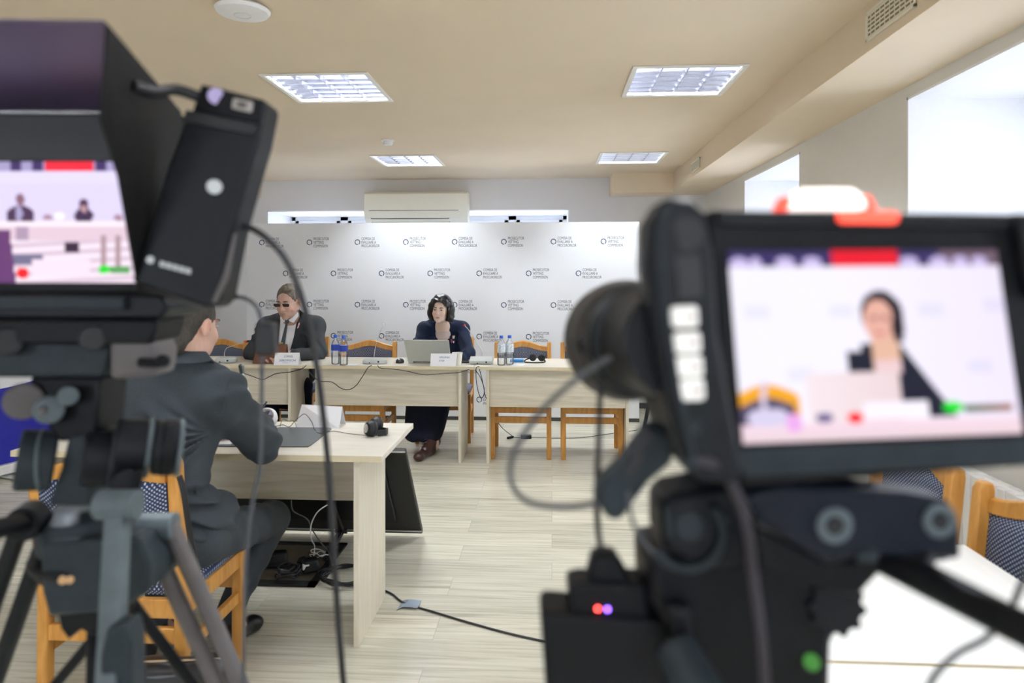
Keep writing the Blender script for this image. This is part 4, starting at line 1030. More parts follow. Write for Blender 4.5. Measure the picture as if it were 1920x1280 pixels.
for h_, k_, a_ in ((hR, kR, aR), (hL, kL, aL)):
    B.cap(h_, k_, 0.07, 0.05, 0.03).cap(k_, a_, 0.048, 0.034, 0.02).cap(a_, a_ + Vector((0.01, 0.08, -0.075)), 0.034, 0.03, 0.02)
base = (0.64, 0.40, 0.31)
body, bt = sculpt('body', B, m_skin, root, 1, skin_color(P, Rh, kh, base, (0.42, 0.18, 0.14), hc, (0.08, 0.06, 0.05)))
eyes(P, Rh, kh, root, (0.03, 0.025, 0.02), m_brow)
H = SDF(hc - Vector((0.14, 0.16, 0.16)), hc + Vector((0.14, 0.16, 0.15)), 0.0032); Rm = [list(r) for r in Rh]
H.ell(P(0, 0.020, 0.040), (0.080*kh, 0.099*kh, 0.088*kh), Rm, 0.01); H.ell(P(0, 0.058, -0.045), (0.062*kh, 0.050*kh, 0.060*kh), Rm, 0.02)
H.ell(P(0, -0.088, -0.03), (0.074*kh, 0.070*kh, 0.095*kh), Rm, 0.010, True)
for s in (-1, 1):
    H.ell(P(s*0.088, 0.006, -0.020), (0.030*kh, 0.030*kh, 0.042*kh), Rm, 0.006, True); H.ell(P(s*0.06, 0.02, -0.085), (0.035*kh, 0.045*kh, 0.045*kh), Rm, 0.01, True)
hair_noise(H, 0.0016, 210); sculpt('hair', H, m_hair_dark, root, 1)
J = SDF((x0-0.02, 1.93, 0.42), (x1+0.01, 3.0, 1.42), 0.0052)
J.cap(sL, sR, 0.078, 0.078, 0.05); J.ell(chest, (0.170, 0.135, 0.205), None, 0.06); J.ell(waist, (0.140, 0.125, 0.19), None, 0.07)
J.ell(hip + Vector((0.0, 0.01, 0.01)), (0.175, 0.145, 0.135), None, 0.06); J.ell(U(390, 972, 2.42), (0.088, 0.13, 0.085), None, 0.08)
J.cap(sL, U(343, 686, 2.30), 0.072, 0.064, 0.05).cap(sR, U(343, 686, 2.30), 0.072, 0.064, 0.05)
J.ell(sL, (0.078, 0.08, 0.075), None, 0.03).ell(sR, (0.078, 0.08, 0.078), None, 0.03)
J.cap(sR, U(440, 775, 2.44), 0.078, 0.076, 0.04).cap(U(440, 775, 2.44), eR, 0.076, 0.068, 0.03).cap(eR, wR, 0.066, 0.040, 0.03)
J.cap(sL, eL, 0.080, 0.066, 0.04).cap(eL, wL, 0.062, 0.040, 0.03)
J.ell(U(346, 644, 2.29), (0.066, 0.078, 0.056), None, 0.012, True)
shx, shz = sR.x, sR.z
def folds_b(X, Y, Z):
    # drag lines running from the right armpit across the back, sleeve wrinkles, and crumples at the waist
    ax, az = shx+0.0, shz-0.125
    r = np.sqrt((X-ax)**2 + (Z-az)**2); th = np.arctan2(Z-az, ax-X)
    f1 = 0.022*np.sin(th*17 + 3*np.sin(r*9))*np.exp(-((r-0.13)/0.10)**2)*np.clip(ax+0.01-X, 0, 0.05)/0.05*np.exp(-((th+0.15)/0.7)**2)
    f2 = 0.012*np.sin(Z*120 + X*18 + 3*np.sin(X*22))*np.exp(-((Z-(shz-0.40))/0.10)**2)*(0.5+0.5*np.sin(X*31))
    f3 = 0.006*np.sin(Z*75 - X*40 + Y*35)*np.clip(X-shx+0.02, 0, 0.06)/0.06
    return f1 + f2 + f3
J.wrinkle(folds_b)
jk, jt = sculpt('jacket', J, m_suit_slate, root, 1)
# collar standing round the neck, folded over
cm = MB(); n = 28; vs = []; nc = U(343, 669, 2.295)
for i in range(n+1):
    a = math.radians(-205 + 230*i/n); ca, sa = math.cos(a), math.sin(a); fall = 0.012*sa
    dz = 0.030 - 0.055*max(0, sa) - 0.012*max(0, ca)
    for (r, z) in ((0.070, dz), (0.074, dz+0.004), (0.083, dz-0.004), (0.098, dz-0.026-0.010*max(0, -sa)), (0.095, dz-0.030-0.010*max(0, -sa)), (0.074, dz-0.024)):
        vs.append(nc + Vector((ca*r*1.02, sa*r*0.98, z)))
m6 = 6; fs = [(m6*i+j, m6*i+(j+1) % m6, m6*i+m6+(j+1) % m6, m6*i+m6+j) for i in range(n) for j in range(m6)] + [tuple(range(m6))[::-1], tuple(m6*n+j for j in range(m6))]
cm.add(vs, fs); obj('jacket_collar', cm, m_suit_slate, root, ang=60)
sc_ = MB(); vs = []
for i in range(n+1):
    a = math.radians(-205 + 230*i/n); ca, sa = math.cos(a), math.sin(a); dz = 0.030 - 0.055*max(0, sa) - 0.012*max(0, ca)
    for (r, z) in ((0.0665, dz-0.02), (0.0665, dz+0.003), (0.069, dz+0.003), (0.0695, dz-0.02)): vs.append(nc + Vector((ca*r*1.02, sa*r*0.98, z)))
sc_.add(vs, [(4*i+j, 4*i+(j+1) % 4, 4*i+4+(j+1) % 4, 4*i+4+j) for i in range(n) for j in range(4)]); obj('shirt_collar', sc_, m_shirt, root, ang=60)
# shoulder seam, pocket flap
sm = MB(); pts = []
for px, py in ((440, 697), (428, 710), (423, 730), (421, 750), (419, 768), (410, 780)):
    dr = (U(px, py, 1.0)-CAM).normalized(); h_ = jt.ray_cast(CAM, dr)
    if h_[0] is not None: pts.append(h_[0] - dr*0.0005)
if len(pts) > 2: sm.tube(pts, 0.0022, 6, 4); obj('sleeve_seam', sm, m_suit_slate, root)
pk = MB(); drape(pk, [(368, 908), (392, 917), (390, 934), (366, 927)], jt, 0.005, 6, 4, 2.3, 0.004); obj('pocket_flap', pk, m_suit_slate, root, ang=70)
T = SDF((x0, 2.02, 0.03), (x1+0.04, 3.12, 0.66), 0.0068)
for h_, k_, a_ in ((hR, kR, aR), (hL, kL, aL)): T.cap(h_, k_, 0.090, 0.070, 0.03).cap(k_, a_ + Vector((0, 0, 0.02)), 0.070, 0.048, 0.02)
T.ell(hip, (0.17, 0.13, 0.10), None, 0.03); T.wrinkle(lambda X, Y, Z: 0.003*np.sin(Y*60+Z*35+X*20)*np.clip(np.sin(X*30+Y*9)+0.4, 0, 1))
sculpt('trousers', T, m_suit_slate, root, 1)
for a_ in (aR, aL):
    S = SDF(a_ - Vector((0.2, 0.25, 0.2)), a_ + Vector((0.2, 0.35, 0.12)), 0.005); g = Vector((a_.x, a_.y, 0)); d = Vector((0.12, 1, 0)).normalized()
    S.cap(g - d*0.03 + Vector((0, 0, 0.075)), g + d*0.16 + Vector((0, 0, 0.033)), 0.036, 0.032, 0.02).ell(g + d*0.17 + Vector((0, 0, 0.028)), (0.042, 0.05, 0.026), None, 0.02)
    S.cap(g + Vector((0, 0, 0.09)), g + Vector((0, 0, 0.135)), 0.042, 0.042, 0.02); S.cap(g - d*0.035 + Vector((0, 0, 0.025)), g - d*0.03 + Vector((0, 0, 0.06)), 0.026, 0.028, 0.01)
    S.cut((0, 0, 0.003), (0, 0, -1)); sculpt('shoe', S, m_shoe_black, root, 1)
pe = U(486, 775, 2.93)
obj('ballpoint_pen', MB().cyl(pe + Vector((-0.02, 0.0, -0.03)), pe + Vector((0.035, -0.02, 0.045)), 0.0042, n=10).cyl(pe + Vector((0.035, -0.02, 0.045)), pe + Vector((0.042, -0.023, 0.055)), 0.0032, n=10), M('dark_blue_pen', (0.01, 0.03, 0.06), 0.3, noise=0.05)).update_tag()
tag(bpy.data.objects['ballpoint_pen'], 'dark pen in the right hand of the man seen from behind', 'pen')

# ================================================================== things on the head tables
def tent(name, pts_px, z, wl, label, cat, lines, dw=0.07):
    """folded card: front-face corners in the picture (top-left, top-right, bottom-right, bottom-left) on a surface of height z"""
    tl, tr, br, bl = pts_px
    b0, b1 = UZ(bl[0], bl[1], z+0.001), UZ(br[0], br[1], z+0.001)
    wb = (b0-CAM).dot(WV) + dw*0.5
    t0, t1 = U(tl[0], tl[1], wb), U(tr[0], tr[1], wb)
    r0, r1 = b0 + Vector((0, dw, 0)), b1 + Vector((0, dw, 0))
    c = (b0+b1+r0+r1)/4; t = thing(name, (c.x, c.y, z), label, cat, None)
    up = (t0-b0).normalized(); nrm = (b1-b0).normalized().cross(up).normalized()*0.0008
    obj('front_face', MB().prism([b0, b1, t1, t0], nrm), m_paper, t, flat=True)
    up2 = (t0-r0).normalized(); nr2 = (r1-r0).normalized().cross(up2).normalized()*0.0008
    obj('back_face', MB().prism([r0, r1, t1, t0], nr2), m_paper, t, flat=True)
    if lines:
        ex = (b1-b0).normalized(); lt = MB(); Wd = (b1-b0).length; Hh = (t0-b0).length
        n_ = ex.cross(up).normalized(); n_ = n_ if n_.y < 0 else -n_
        for s_, u, v, w, h in lines: text(lt, s_, (b0+t0)*0.5*0 + b0 + ex*(u*Wd) + up*(v*Hh) + n_*0.0015, ex, up, w*Wd, h*Hh, 0.01)
        flatobj('printed_name', lt, m_navy_print, t)
    return t
m_navy_print = M('blue_grey_print', (0.16, 0.22, 0.42), 0.6, noise=0.05)
TZ = 0.75
tent('name_plate', [(516, 661), (562, 661), (559, 684.5), (513, 684.5)], TZ, 5.5, 'white folded name plate reading CORNEL, in front of the man in glasses', 'name plate',
     [('CORNEL', 0.38, 0.62, 0.38, 0.17), ('LEBEDINSCHI', 0.20, 0.30, 0.68, 0.17), ('membru', 0.34, 0.17, 0.30, 0.05)], 0.06)
tent('name_plate', [(808, 662.5), (857, 662.5), (854.5, 686.5), (806.5, 686.5)], TZ, 5.5, 'white folded name plate reading VIRGINIA, beside the laptop and paper cup', 'name plate',
     [('VIRGINIA', 0.33, 0.62, 0.42, 0.16), ('STEF', 0.33, 0.36, 0.22, 0.13)], 0.06)
# microphones
def mic_base(cx, cy, w, label, pts, tip='red', wide=0.13, shape='round'):
    c = UZ(cx, cy, TZ); t = thing('conference_microphone', (c.x, c.y, TZ), label, 'microphone', 'gooseneck conference microphones')
    d = 0.055
    if shape == 'round':
        mb = MB(); n = 32; prof = ((1.0, 0.003), (1.04, 0.012), (1.0, 0.030), (0.86, 0.040), (0.5, 0.044)); vs = []
        for r, z in prof:
            for i in range(n):
                a = 2*PI*i/n; e = 0.75; vs.append((c.x + math.copysign(abs(math.cos(a))**e, math.cos(a))*wide/2*r, c.y + math.copysign(abs(math.sin(a))**e, math.sin(a))*d*r, TZ + z))
        mb.add(vs, [(j*n+i, j*n+(i+1) % n, (j+1)*n+(i+1) % n, (j+1)*n+i) for j in range(len(prof)-1) for i in range(n)] + [tuple(range(n))[::-1], tuple(range((len(prof)-1)*n, len(prof)*n))])
        obj('base', mb, m_lgrey, t)
    else:
        R_ = Euler((0.28, 0, 0)).to_matrix(); obj('base', MB().rbox((c.x, c.y, TZ+0.030), (wide, 0.10, 0.028), R_), m_lgrey, t, bevel=0.006, seg=3)
        obj('foot', MB().box((c.x-wide/2+0.01, c.y-0.03, TZ+0.001), (c.x+wide/2-0.01, c.y+0.045, TZ+0.012)), m_lgrey, t, bevel=0.003)
    obj('port', MB().cyl((c.x+wide*0.22, c.y-d-0.003, TZ+0.02), (c.x+wide*0.22, c.y-d+0.015, TZ+0.02), 0.007).cyl((c.x-wide*0.15, c.y-d-0.003, TZ+0.010), (c.x-wide*0.15, c.y-d+0.015, TZ+0.010), 0.005), m_black, t)
    P_ = [U(a, b, w) for a, b in pts]; P_[0] = Vector((P_[0].x, P_[0].y, TZ+0.036))
    obj('gooseneck', MB().tube(P_, 0.0032, 8, 6, 0.8), m_silver, t)
    a, b = P_[-1], P_[-1] + (P_[-1]-P_[-2]).normalized()*0.035
    if tip == 'red':
        q = a + (b-a)*0.4; obj('light_ring', MB().cyl(a, q, 0.0072, 0.0080), m_red, t); obj('capsule', MB().cyl(q, b, 0.0085, 0.0075), m_black, t, bevel=0.002)
    else:
        obj('capsule', MB().torus((a+b)/2, WV, 0.011, 0.0025, 20, 8).cyl(a, a+(b-a)*0.2, 0.004, 0.004), m_silver, t)
    return t
mic_base(424, 679, 5.55, 'white gooseneck microphone with red ring, left of the man in glasses', [(421, 668), (421, 660), (426, 652), (440, 647), (460, 641)], 'red', 0.17)
mic_base(703, 681, 5.5, 'grey microphone base with thin silver stem and clip top, left of the laptop', [(701, 668), (704, 650), (712, 625), (718.5, 610)], 'clip', 0.19)
mic_base(903, 682, 5.5, 'grey angled microphone base whose bent stem rises beside the woman', [(904, 668), (902, 656), (893, 641), (880, 620), (872, 611)], 'red', 0.19, 'flat')
obj('conference_microphone', MB(), m_black) if False else None
# water bottles
def bottle(name, label, grp, lab=True):
    t = thing('water_bottle', (0, 0, 0), label, 'bottle', grp)
    prof = [(0.020, 0.0), (0.030, 0.003), (0.0325, 0.012), (0.0325, 0.10), (0.0305, 0.108), (0.0325, 0.116), (0.0325, 0.155), (0.028, 0.178), (0.016, 0.198), (0.012, 0.205), (0.012, 0.222)]
    obj('bottle_body', MB().lathe(prof, n=24), m_pet, t, local=True, ang=60)
    obj('water', MB().lathe([(0.029, 0.006), (0.0315, 0.012), (0.0315, 0.09), (0.0005, 0.09)], n=20), m_water, t, local=True, ang=60)
    obj('cap', MB().lathe([(0.0145, 0.212), (0.015, 0.214), (0.015, 0.231), (0.013, 0.234)], n=20), m_blue_cap, t, local=True)
    return t
b1 = bottle('water_bottle', 'clear water bottle with wide blue label, left one of the pair beside the empty chair', 'blue labelled bottles')
obj('label_band', MB().lathe([(0.0332, 0.112), (0.0332, 0.158)], n=24), m_blue_label, b1, local=True)
b2 = bottle('water_bottle', 'clear water bottle with pale label, left one of the pair next to the blue folder', 'pale labelled bottles')
m_pale = M('pale_printed_label', (0.62, 0.68, 0.74), 0.4, noise=0.35, nscale=70)
obj('label_band', MB().lathe([(0.0332, 0.102), (0.0332, 0.165)], n=24), m_pale, b2, local=True)
p = UZ(629, 683, TZ); b1.location = (p.x, p.y, TZ+0.0005); p = UZ(644.5, 685, TZ)
dup(b1, (p.x, p.y, TZ+0.0005), 0.5, 'clear water bottle with wide blue label, right one of the pair beside the empty chair')
p = UZ(940, 685, TZ); b2.location = (p.x, p.y, TZ+0.0005); p = UZ(955.5, 684, TZ)
dup(b2, (p.x, p.y, TZ+0.0005), 0.7, 'clear water bottle with pale label, right one of the pair next to the blue folder')
# laptop
c = UZ(803, 682, TZ); wl = (c-CAM).dot(WV)
xl, xr = U(764, 680, wl).x, U(846, 680, wl).x; yl = c.y + 0.012
t = thing('laptop', ((xl+xr)/2, yl+0.12, TZ), 'open silver laptop, its lid back turned to the room, in front of the woman', 'laptop')
obj('keyboard_deck', MB().box((xl, yl+0.01, TZ+0.002), (xr, yl+0.25, TZ+0.018)), m_silver, t, bevel=0.004)
th_ = U(758.5, 634, wl); hgt = HC-(634-HOR)/F*wl - TZ - 0.01
m_lid = M('silver_lid', (0.50, 0.52, 0.49), 0.38, 0.4, noise=0.02)
lid = MB().prism([(xl, yl, TZ+0.016), (xr, yl, TZ+0.016), (U(846, 634, wl).x-0.012, yl-0.05, TZ+hgt), (th_.x, yl-0.05, TZ+hgt)], (0, 0.006, 0.001))
obj('lid', lid, m_lid, t, bevel=0.003, seg=3)
obj('hinge', MB().cyl((xl+0.04, yl+0.006, TZ+0.014), (xr-0.04, yl+0.006, TZ+0.014), 0.006), m_dark, t)
# mouse, cup, headphones near the laptop
p = UZ(750, 680, TZ)
t = thing('computer_mouse', (p.x, p.y, TZ), 'dark computer mouse left of the silver laptop', 'computer mouse')
S = SDF(p - Vector((0.06, 0.08, 0.0)), p + Vector((0.06, 0.08, 0.05)), 0.003); S.ell(p + Vector((0, 0, 0.008)), (0.033, 0.055, 0.030), None, 0.01); S.cut((0, 0, TZ+0.002), (0, 0, -1))
sculpt('shell', S, m_black, t, 1); obj('wheel', MB().cyl(p + Vector((-0.004, -0.035, 0.030)), p + Vector((0.004, -0.035, 0.030)), 0.008), m_silver, t)
p = UZ(857.5, 684.5, TZ)
t = thing('paper_cup', (p.x, p.y, TZ), 'cream paper cup between the name plate and the woman', 'cup')
obj('cup_wall', MB().lathe([(0.030, 0.001), (0.041, 0.098), (0.038, 0.098), (0.028, 0.006)], p, n=28, closed=True).cyl(p+Vector((0,0,0.001)), p+Vector((0,0,0.008)), 0.0295), M('cream_paper', (0.80, 0.78, 0.70), 0.6, noise=0.02), t)
obj('rim', MB().torus(p + Vector((0, 0, 0.098)), (0, 0, 1), 0.040, 0.0022, 28, 8), m_white, t)
p = UZ(874, 679, TZ)
tag(obj('phone', MB().rbox((p.x, p.y, TZ+0.007), (0.08, 0.12, 0.010)), m_black, bevel=0.004, seg=3), 'black phone lying flat between the paper cup and the right microphone', 'phone')
# brown portfolio stand
c0, c1 = UZ(474, 682, TZ), UZ(526, 682, TZ); wq = (c0-CAM).dot(WV)
t = thing('leather_portfolio', ((c0.x+c1.x)/2, c0.y+0.03, TZ), 'brown leather portfolio standing open on the table before the man in glasses', 'portfolio')
m_leather = M('brown_leather_cover', (0.16, 0.055, 0.025), 0.45, noise=0.2, nscale=40, bump=0.3)
a0, a1 = U(473, 681, wq), U(526, 681, wq); a0.z = a1.z = TZ+0.002
b0_, b1_ = U(483, 645, wq+0.02), U(538, 645.5, wq+0.02)
obj('front_cover', MB().prism([a0, a1 + Vector((0.03, 0, 0)), b1_, b0_], (0, 0.006, 0)), m_leather, t, bevel=0.002)
obj('back_cover', MB().prism([a0 + Vector((0.01, 0.10, 0)), a1 + Vector((0.03, 0.10, 0)), b1_ + Vector((0, 0.008, 0)), b0_ + Vector((0, 0.008, 0))], (0, 0.006, 0)), m_leather, t, bevel=0.002)
q = U(526, 643, wq+0.02); obj('clasp', MB().rbox(q, (0.035, 0.010, 0.010)), M('brass', (0.6, 0.42, 0.12), 0.3, 0.9, noise=0.05), t, bevel=0.002)
# blue folder, small headset, napkins on the right table
p = UZ(969, 678, TZ); tag(obj('folder', MB().rbox((p.x, p.y, TZ+0.010), (0.11, 0.09, 0.018)), M('blue_card', (0.01, 0.20, 0.55), 0.5, noise=0.03), bevel=0.002), 'small bright blue folder beside the pale labelled bottles', 'folder')
def headset(c, R, k, label, face=None):
    """over-ear headset; band plane local xz, cups at the ends"""
    c = Vector(c); t = thing('headset', tuple(c), label, 'headset', 'interpretation headsets')
    return t
def headset_geo(t, A, Bv, mid, r, up, side):
    """two ear cups at A and Bv (centres), band through mid points, disc axis side"""
    for q in (A, Bv):
        s = Vector(side).normalized()
        obj('ear_cup', MB().lathe([(r*0.5, -0.016), (r*0.92, -0.012), (r, -0.004), (r, 0.004), (r*0.8, 0.010)], q, s, 24), m_black, t)
    obj('headband', MB().tube([A] + mid + [Bv], r*0.18, 8, 8), m_black, t)
A = UZ(999, 679, TZ) + Vector((0, 0.0, 0.040)); Bv = A + Vector((0.072, 0.02, -0.004))
t = thing('headset', (A.x, A.y, TZ), 'small black headset on the right table in front of the empty dotted chair', 'headset', 'interpretation headsets')
headset_geo(t, A, Bv, [A + Vector((-0.055, -0.01, -0.018)), A + Vector((-0.062, -0.05, -0.032)), A + Vector((0.03, -0.07, -0.034)), A + Vector((0.10, -0.03, -0.030))], 0.030, (0, 0, 1), (0.2, -1, 0))
def napkin(px, py, label, s=0.06):
    p = UZ(px, py, TZ); tag(obj('paper_napkin', MB().prism([(p.x-s, p.y-0.03, TZ+0.001), (p.x+s*0.6, p.y-0.045, TZ+0.001), (p.x+s, p.y+0.03, TZ+0.004), (p.x-s*0.7, p.y+0.04, TZ+0.003)], (0, 0, 0.002)), m_paper), label, 'napkin', 'loose white napkins')
napkin(660, 684, 'white napkin to the right of the blue labelled bottles'); napkin(918, 676, 'white napkin behind the pale labelled bottles', 0.05); napkin(972, 685, 'white napkin in front of the blue folder', 0.06)
# cables of the head tables
def cable(pts, r, mat, label, cat='cable', grp=None, n=6):
    o = obj('cable', MB().tube(pts, r, n, 6), mat); return tag(o, label, cat, grp)
wf = 5.24
cable([UZ(697, 685, TZ+0.006), U(690, 689, wf-0.01)] + [U(a, b, wf) for a, b in ((680, 705), (668, 722), (655, 730), (640, 728), (622, 716), (600, 714), (585, 703), (578, 694))], 0.0032, m_cable, 'black cable drooping across the front of the laptop table, from the centre microphone leftwards')
cable([UZ(708, 685, TZ+0.006), U(714, 690, wf-0.01)] + [U(a, b, wf) for a, b in ((740, 692), (765, 696), (795, 702), (830, 700), (860, 698), (880, 692))], 0.0032, m_cable, 'black cable sagging along the laptop table edge between the centre and right microphones')
cable([U(a, b, 5.27) for a, b in ((452, 698), (470, 704), (492, 711), (505, 706), (519, 700), (545, 697), (566, 691))] + [UZ(574, 685, TZ+0.003)], 0.0032, m_cable, 'black cable sagging along the front of the table of the man in glasses')
cable([UZ(899, 687, TZ+0.005), U(893, 690, wf), U(893, 712, wf), U(897, 735, wf), U(903, 746, wf), U(908, 735, wf), U(904, 712, wf), U(899, 692, wf)], 0.003, m_cable, 'black cable looped down in the gap between the laptop table and the right table')
cable([U(890, 692, 5.5), U(900, 706, 5.5), U(907, 725, 5.5), U(910, 742, 5.5), U(922, 770, 5.6), U(940, 800, 5.8), UZ(962, 818, 0.01)], 0.003, m_cable, 'thin black cable running from the table gap down to the power brick')
p0 = UZ(978, 822, 0.0); 
t = thing('power_brick', (p0.x, p0.y, 0), 'black power brick on the floor under the right table', 'power adapter')
obj('case', MB().rbox((p0.x+0.04, p0.y, 0.018), (0.095, 0.05, 0.034), Euler((0, 0, 0.1)).to_matrix()), m_black, t, bevel=0.006)
obj('plug', MB().rbox((p0.x-0.10, p0.y-0.02, 0.014), (0.075, 0.022, 0.02), Euler((0, 0, 0.9)).to_matrix()), m_black, t, bevel=0.004)
cable([(p0.x+0.085, p0.y, 0.012), (p0.x+0.2, p0.y+0.02, 0.006), UZ(1040, 821, 0.005), UZ(1090, 820, 0.005), UZ(1150, 812, 0.005), UZ(1195, 806, 0.005)], 0.003, m_cable, 'thin black cable on the floor running right from the power brick')
cable([(p0.x-0.07, p0.y, 0.010), (p0.x-0.02, p0.y+0.005, 0.008), (p0.x, p0.y, 0.010)], 0.003, m_cable, 'short black lead between plug and power brick on the floor')
# folding easel legs at the right behind the lens
g = U(1212, 760, 6.4)
t = thing('easel', (g.x, g.y, 0), 'black folding easel legs standing by the right end of the backdrop', 'easel')
for dx0, dx1, y_ in ((0.10, -0.02, 0.0), (0.16, 0.08, 0.10), (0.10, 0.55, 0.3)):
    obj('leg', MB().beam((g.x+dx0+0.12, g.y+0.15, 1.15), (g.x+dx1, g.y+y_, 0.03), 0.03, 0.02), m_black, t)
    obj('foot', MB().ell((g.x+dx1, g.y+y_, 0.02), (0.022, 0.03, 0.02)), m_rubber, t)
obj('hinge_plate', MB().rbox((g.x+0.24, g.y+0.15, 1.16), (0.12, 0.06, 0.08)), m_black, t, bevel=0.01)

# ================================================================== roll-up banner at the far left
a, b = Vector((-3.98, 4.55, 0)), Vector((-3.72, 5.30, 0)); d = (b-a).normalized(); nrm = Vector((d.y, -d.x, 0))
t = thing('rollup_banner', tuple((a+b)/2), 'dark blue roll-up banner with a white upper part at the far left', 'banner')
n = 16; blue = MB(); wht = MB(); L = (b-a).length
for i in range(n):
    u0, u1 = i/n, (i+1)/n
    def zc(u): return 0.64 + 0.13*(u*1.1)**2
    p0_, p1_ = a + d*(u0*L), a + d*(u1*L)
    blue.prism([p0_ + Vector((0, 0, 0.10)), p1_ + Vector((0, 0, 0.10)), p1_ + Vector((0, 0, zc(u1))), p0_ + Vector((0, 0, zc(u0)))], nrm*0.002)
    wht.prism([p0_ + Vector((0, 0, zc(u0))), p1_ + Vector((0, 0, zc(u1))), p1_ + Vector((0, 0, 2.0)), p0_ + Vector((0, 0, 2.0))], nrm*0.002)
obj('banner_blue_field', blue, m_blue, t, flat=True); obj('banner_white_field', wht, m_paper, t, flat=True)
obj('cassette', MB().beam(a + Vector((0, 0, 0.065)), b + Vector((0, 0, 0.065)), 0.09, 0.07), m_white, t, bevel=0.01, seg=3)
for q in (a + d*0.15, b - d*0.15): obj('foot', MB().beam(q - nrm*0.16 + Vector((0, 0, 0.012)), q + nrm*0.16 + Vector((0, 0, 0.012)), 0.05, 0.012), m_lgrey, t, bevel=0.004)
obj('pole', MB().cyl((a+b)/2 - nrm*0.02 + Vector((0, 0, 0.1)), (a+b)/2 - nrm*0.02 + Vector((0, 0, 2.0)), 0.009), m_silver, t)

# ================================================================== near desk: things on it
tent('name_plate', [(566, 758), (642, 762), (636, 803.5), (554, 801)], TZ, 3.0, 'large blank white folded card at the back of the near desk', 'name plate', None, 0.10)
P_ = [UZ(395, 838, TZ), UZ(578, 838.5, TZ), UZ(584, 835, TZ), UZ(622, 805, TZ), UZ(619, 803, TZ), UZ(523, 802, TZ), UZ(512, 806, TZ), UZ(395, 806, TZ)]
tag(obj('desk_pad', MB().prism([q + Vector((0, 0, 0.0006)) for q in P_], (0, 0, 0.004)), M('dark_grey_leatherette', (0.075, 0.09, 0.10), 0.42, noise=0.05, bump=0.2), bevel=0.0015), 'dark grey desk pad with cut corners on the near desk', 'desk pad')
P_ = [UZ(398, 836, TZ), UZ(432, 836, TZ), UZ(470, 812, TZ), UZ(420, 812, TZ)]
tag(obj('paper_sheets', MB().prism([q + Vector((0, 0, 0.0052)) for q in P_], (0, 0, 0.003)), m_paper), 'white papers under the arm of the man seen from behind', 'paper')
# headset on the desk
A = UZ(690, 818, TZ) + Vector((0.012, 0, 0.034)); Bv = A + Vector((0.004, 0.075, 0.002))
t = thing('headset', (A.x, A.y, TZ), 'large black headset lying on the near desk beside the blank card', 'headset', 'interpretation headsets')
for q, r, sg in ((A, 0.034, -1), (Bv, 0.034, 1)):
    obj('ear_cup', MB().lathe([(0.012, 0.024), (0.026, 0.020), (0.033, 0.010), (0.034, 0.0)], q, (-0.62, -0.75*(-sg)*-1*sg if False else -0.62, 0.15), 28), m_black, t)
    obj('ear_pad', MB().lathe([(0.030, 0.0), (0.035, -0.006), (0.034, -0.016), (0.024, -0.020)], q, (-0.62, -0.62, 0.15), 28), m_rubber, t)
obj('logo_plate', MB().lathe([(0.019, 0.0245), (0.016, 0.026), (0.001, 0.0265)], A, (-0.62, -0.62, 0.15), 24), m_silver, t)
bp = MB(); e = UZ(735, 806, TZ).x
for yy_, s in ((A.y-0.02, 0), (Bv.y-0.005, 1)):
    bp.beam((A.x+0.01, yy_, TZ+0.022), (e-0.03, yy_+(0.012 if s == 0 else -0.012), TZ+0.016), 0.006, 0.024)
bp.beam((e-0.03, A.y-0.010, TZ+0.016), (e, A.y+0.012, TZ+0.016), 0.006, 0.026).beam((e-0.03, Bv.y-0.018, TZ+0.016), (e, Bv.y-0.035, TZ+0.016), 0.006, 0.026).beam((e, A.y+0.008, TZ+0.016), (e, Bv.y-0.03, TZ+0.016), 0.006, 0.028)
obj('headband', bp, m_rubber, t, bevel=0.002)
cable([A + Vector((-0.01, -0.01, -0.028)), UZ(650, 812, TZ+0.003), UZ(625, 808, TZ+0.003), UZ(600, 812, TZ+0.007), UZ(590, 805, TZ+0.008), U(584, 790, 2.95), U(572, 776, 3.0), U(562, 781, 3.0), U(552, 790, 3.02), UZ(542, 800, TZ+0.004), UZ(530, 796, TZ+0.004), UZ(515, 800, TZ+0.003)], 0.0014, m_cable, 'thin black headset lead looping over the near desk')
cable([UZ(525, 799, TZ+0.003), U(530, 786, 3.05), U(540, 789, 3.05), U(552, 790, 3.05), UZ(556, 802, TZ+0.003)], 0.0012, m_cable, 'small tangle of thin wire behind the desk pad')
# round white microphone base with stem in front of the writing man
c = UZ(500, 801, TZ)
t = thing('conference_microphone', (c.x, c.y, TZ), 'round white microphone on the near desk with a silver stem, past the writing man', 'microphone')
cc = c + Vector((-0.01, 0.02, 0)); ax = Vector((0.15, -0.75, 0.65)).normalized()
obj('base', MB().lathe([(0.045, 0.0), (0.052, 0.008), (0.052, 0.022), (0.046, 0.030)], cc + Vector((0, 0, 0.030)), ax, 32), m_white, t)
obj('speaker_ring', MB().torus(cc + Vector((0, 0, 0.030)) + ax*0.031, ax, 0.040, 0.0055, 32, 8), m_white, t)
obj('speaker_grille', MB().lathe([(0.036, 0.030), (0.030, 0.033), (0.001, 0.034)], cc + Vector((0, 0, 0.030)), ax, 28), M('violet_grey_mesh', (0.30, 0.25, 0.42), 0.5, noise=0.2, nscale=300), t)
obj('foot', MB().cyl(cc + Vector((0, 0, 0.001)), cc + Vector((0, 0, 0.030)), 0.045, 0.030, 24), m_lgrey, t)
obj('stem', MB().tube([cc + Vector((-0.02, 0, 0.04)), U(478, 770, 3.0), U(466, 735, 3.0), U(458, 710, 3.0), U(454, 698, 3.0)], 0.0045, 8, 6), m_silver, t)
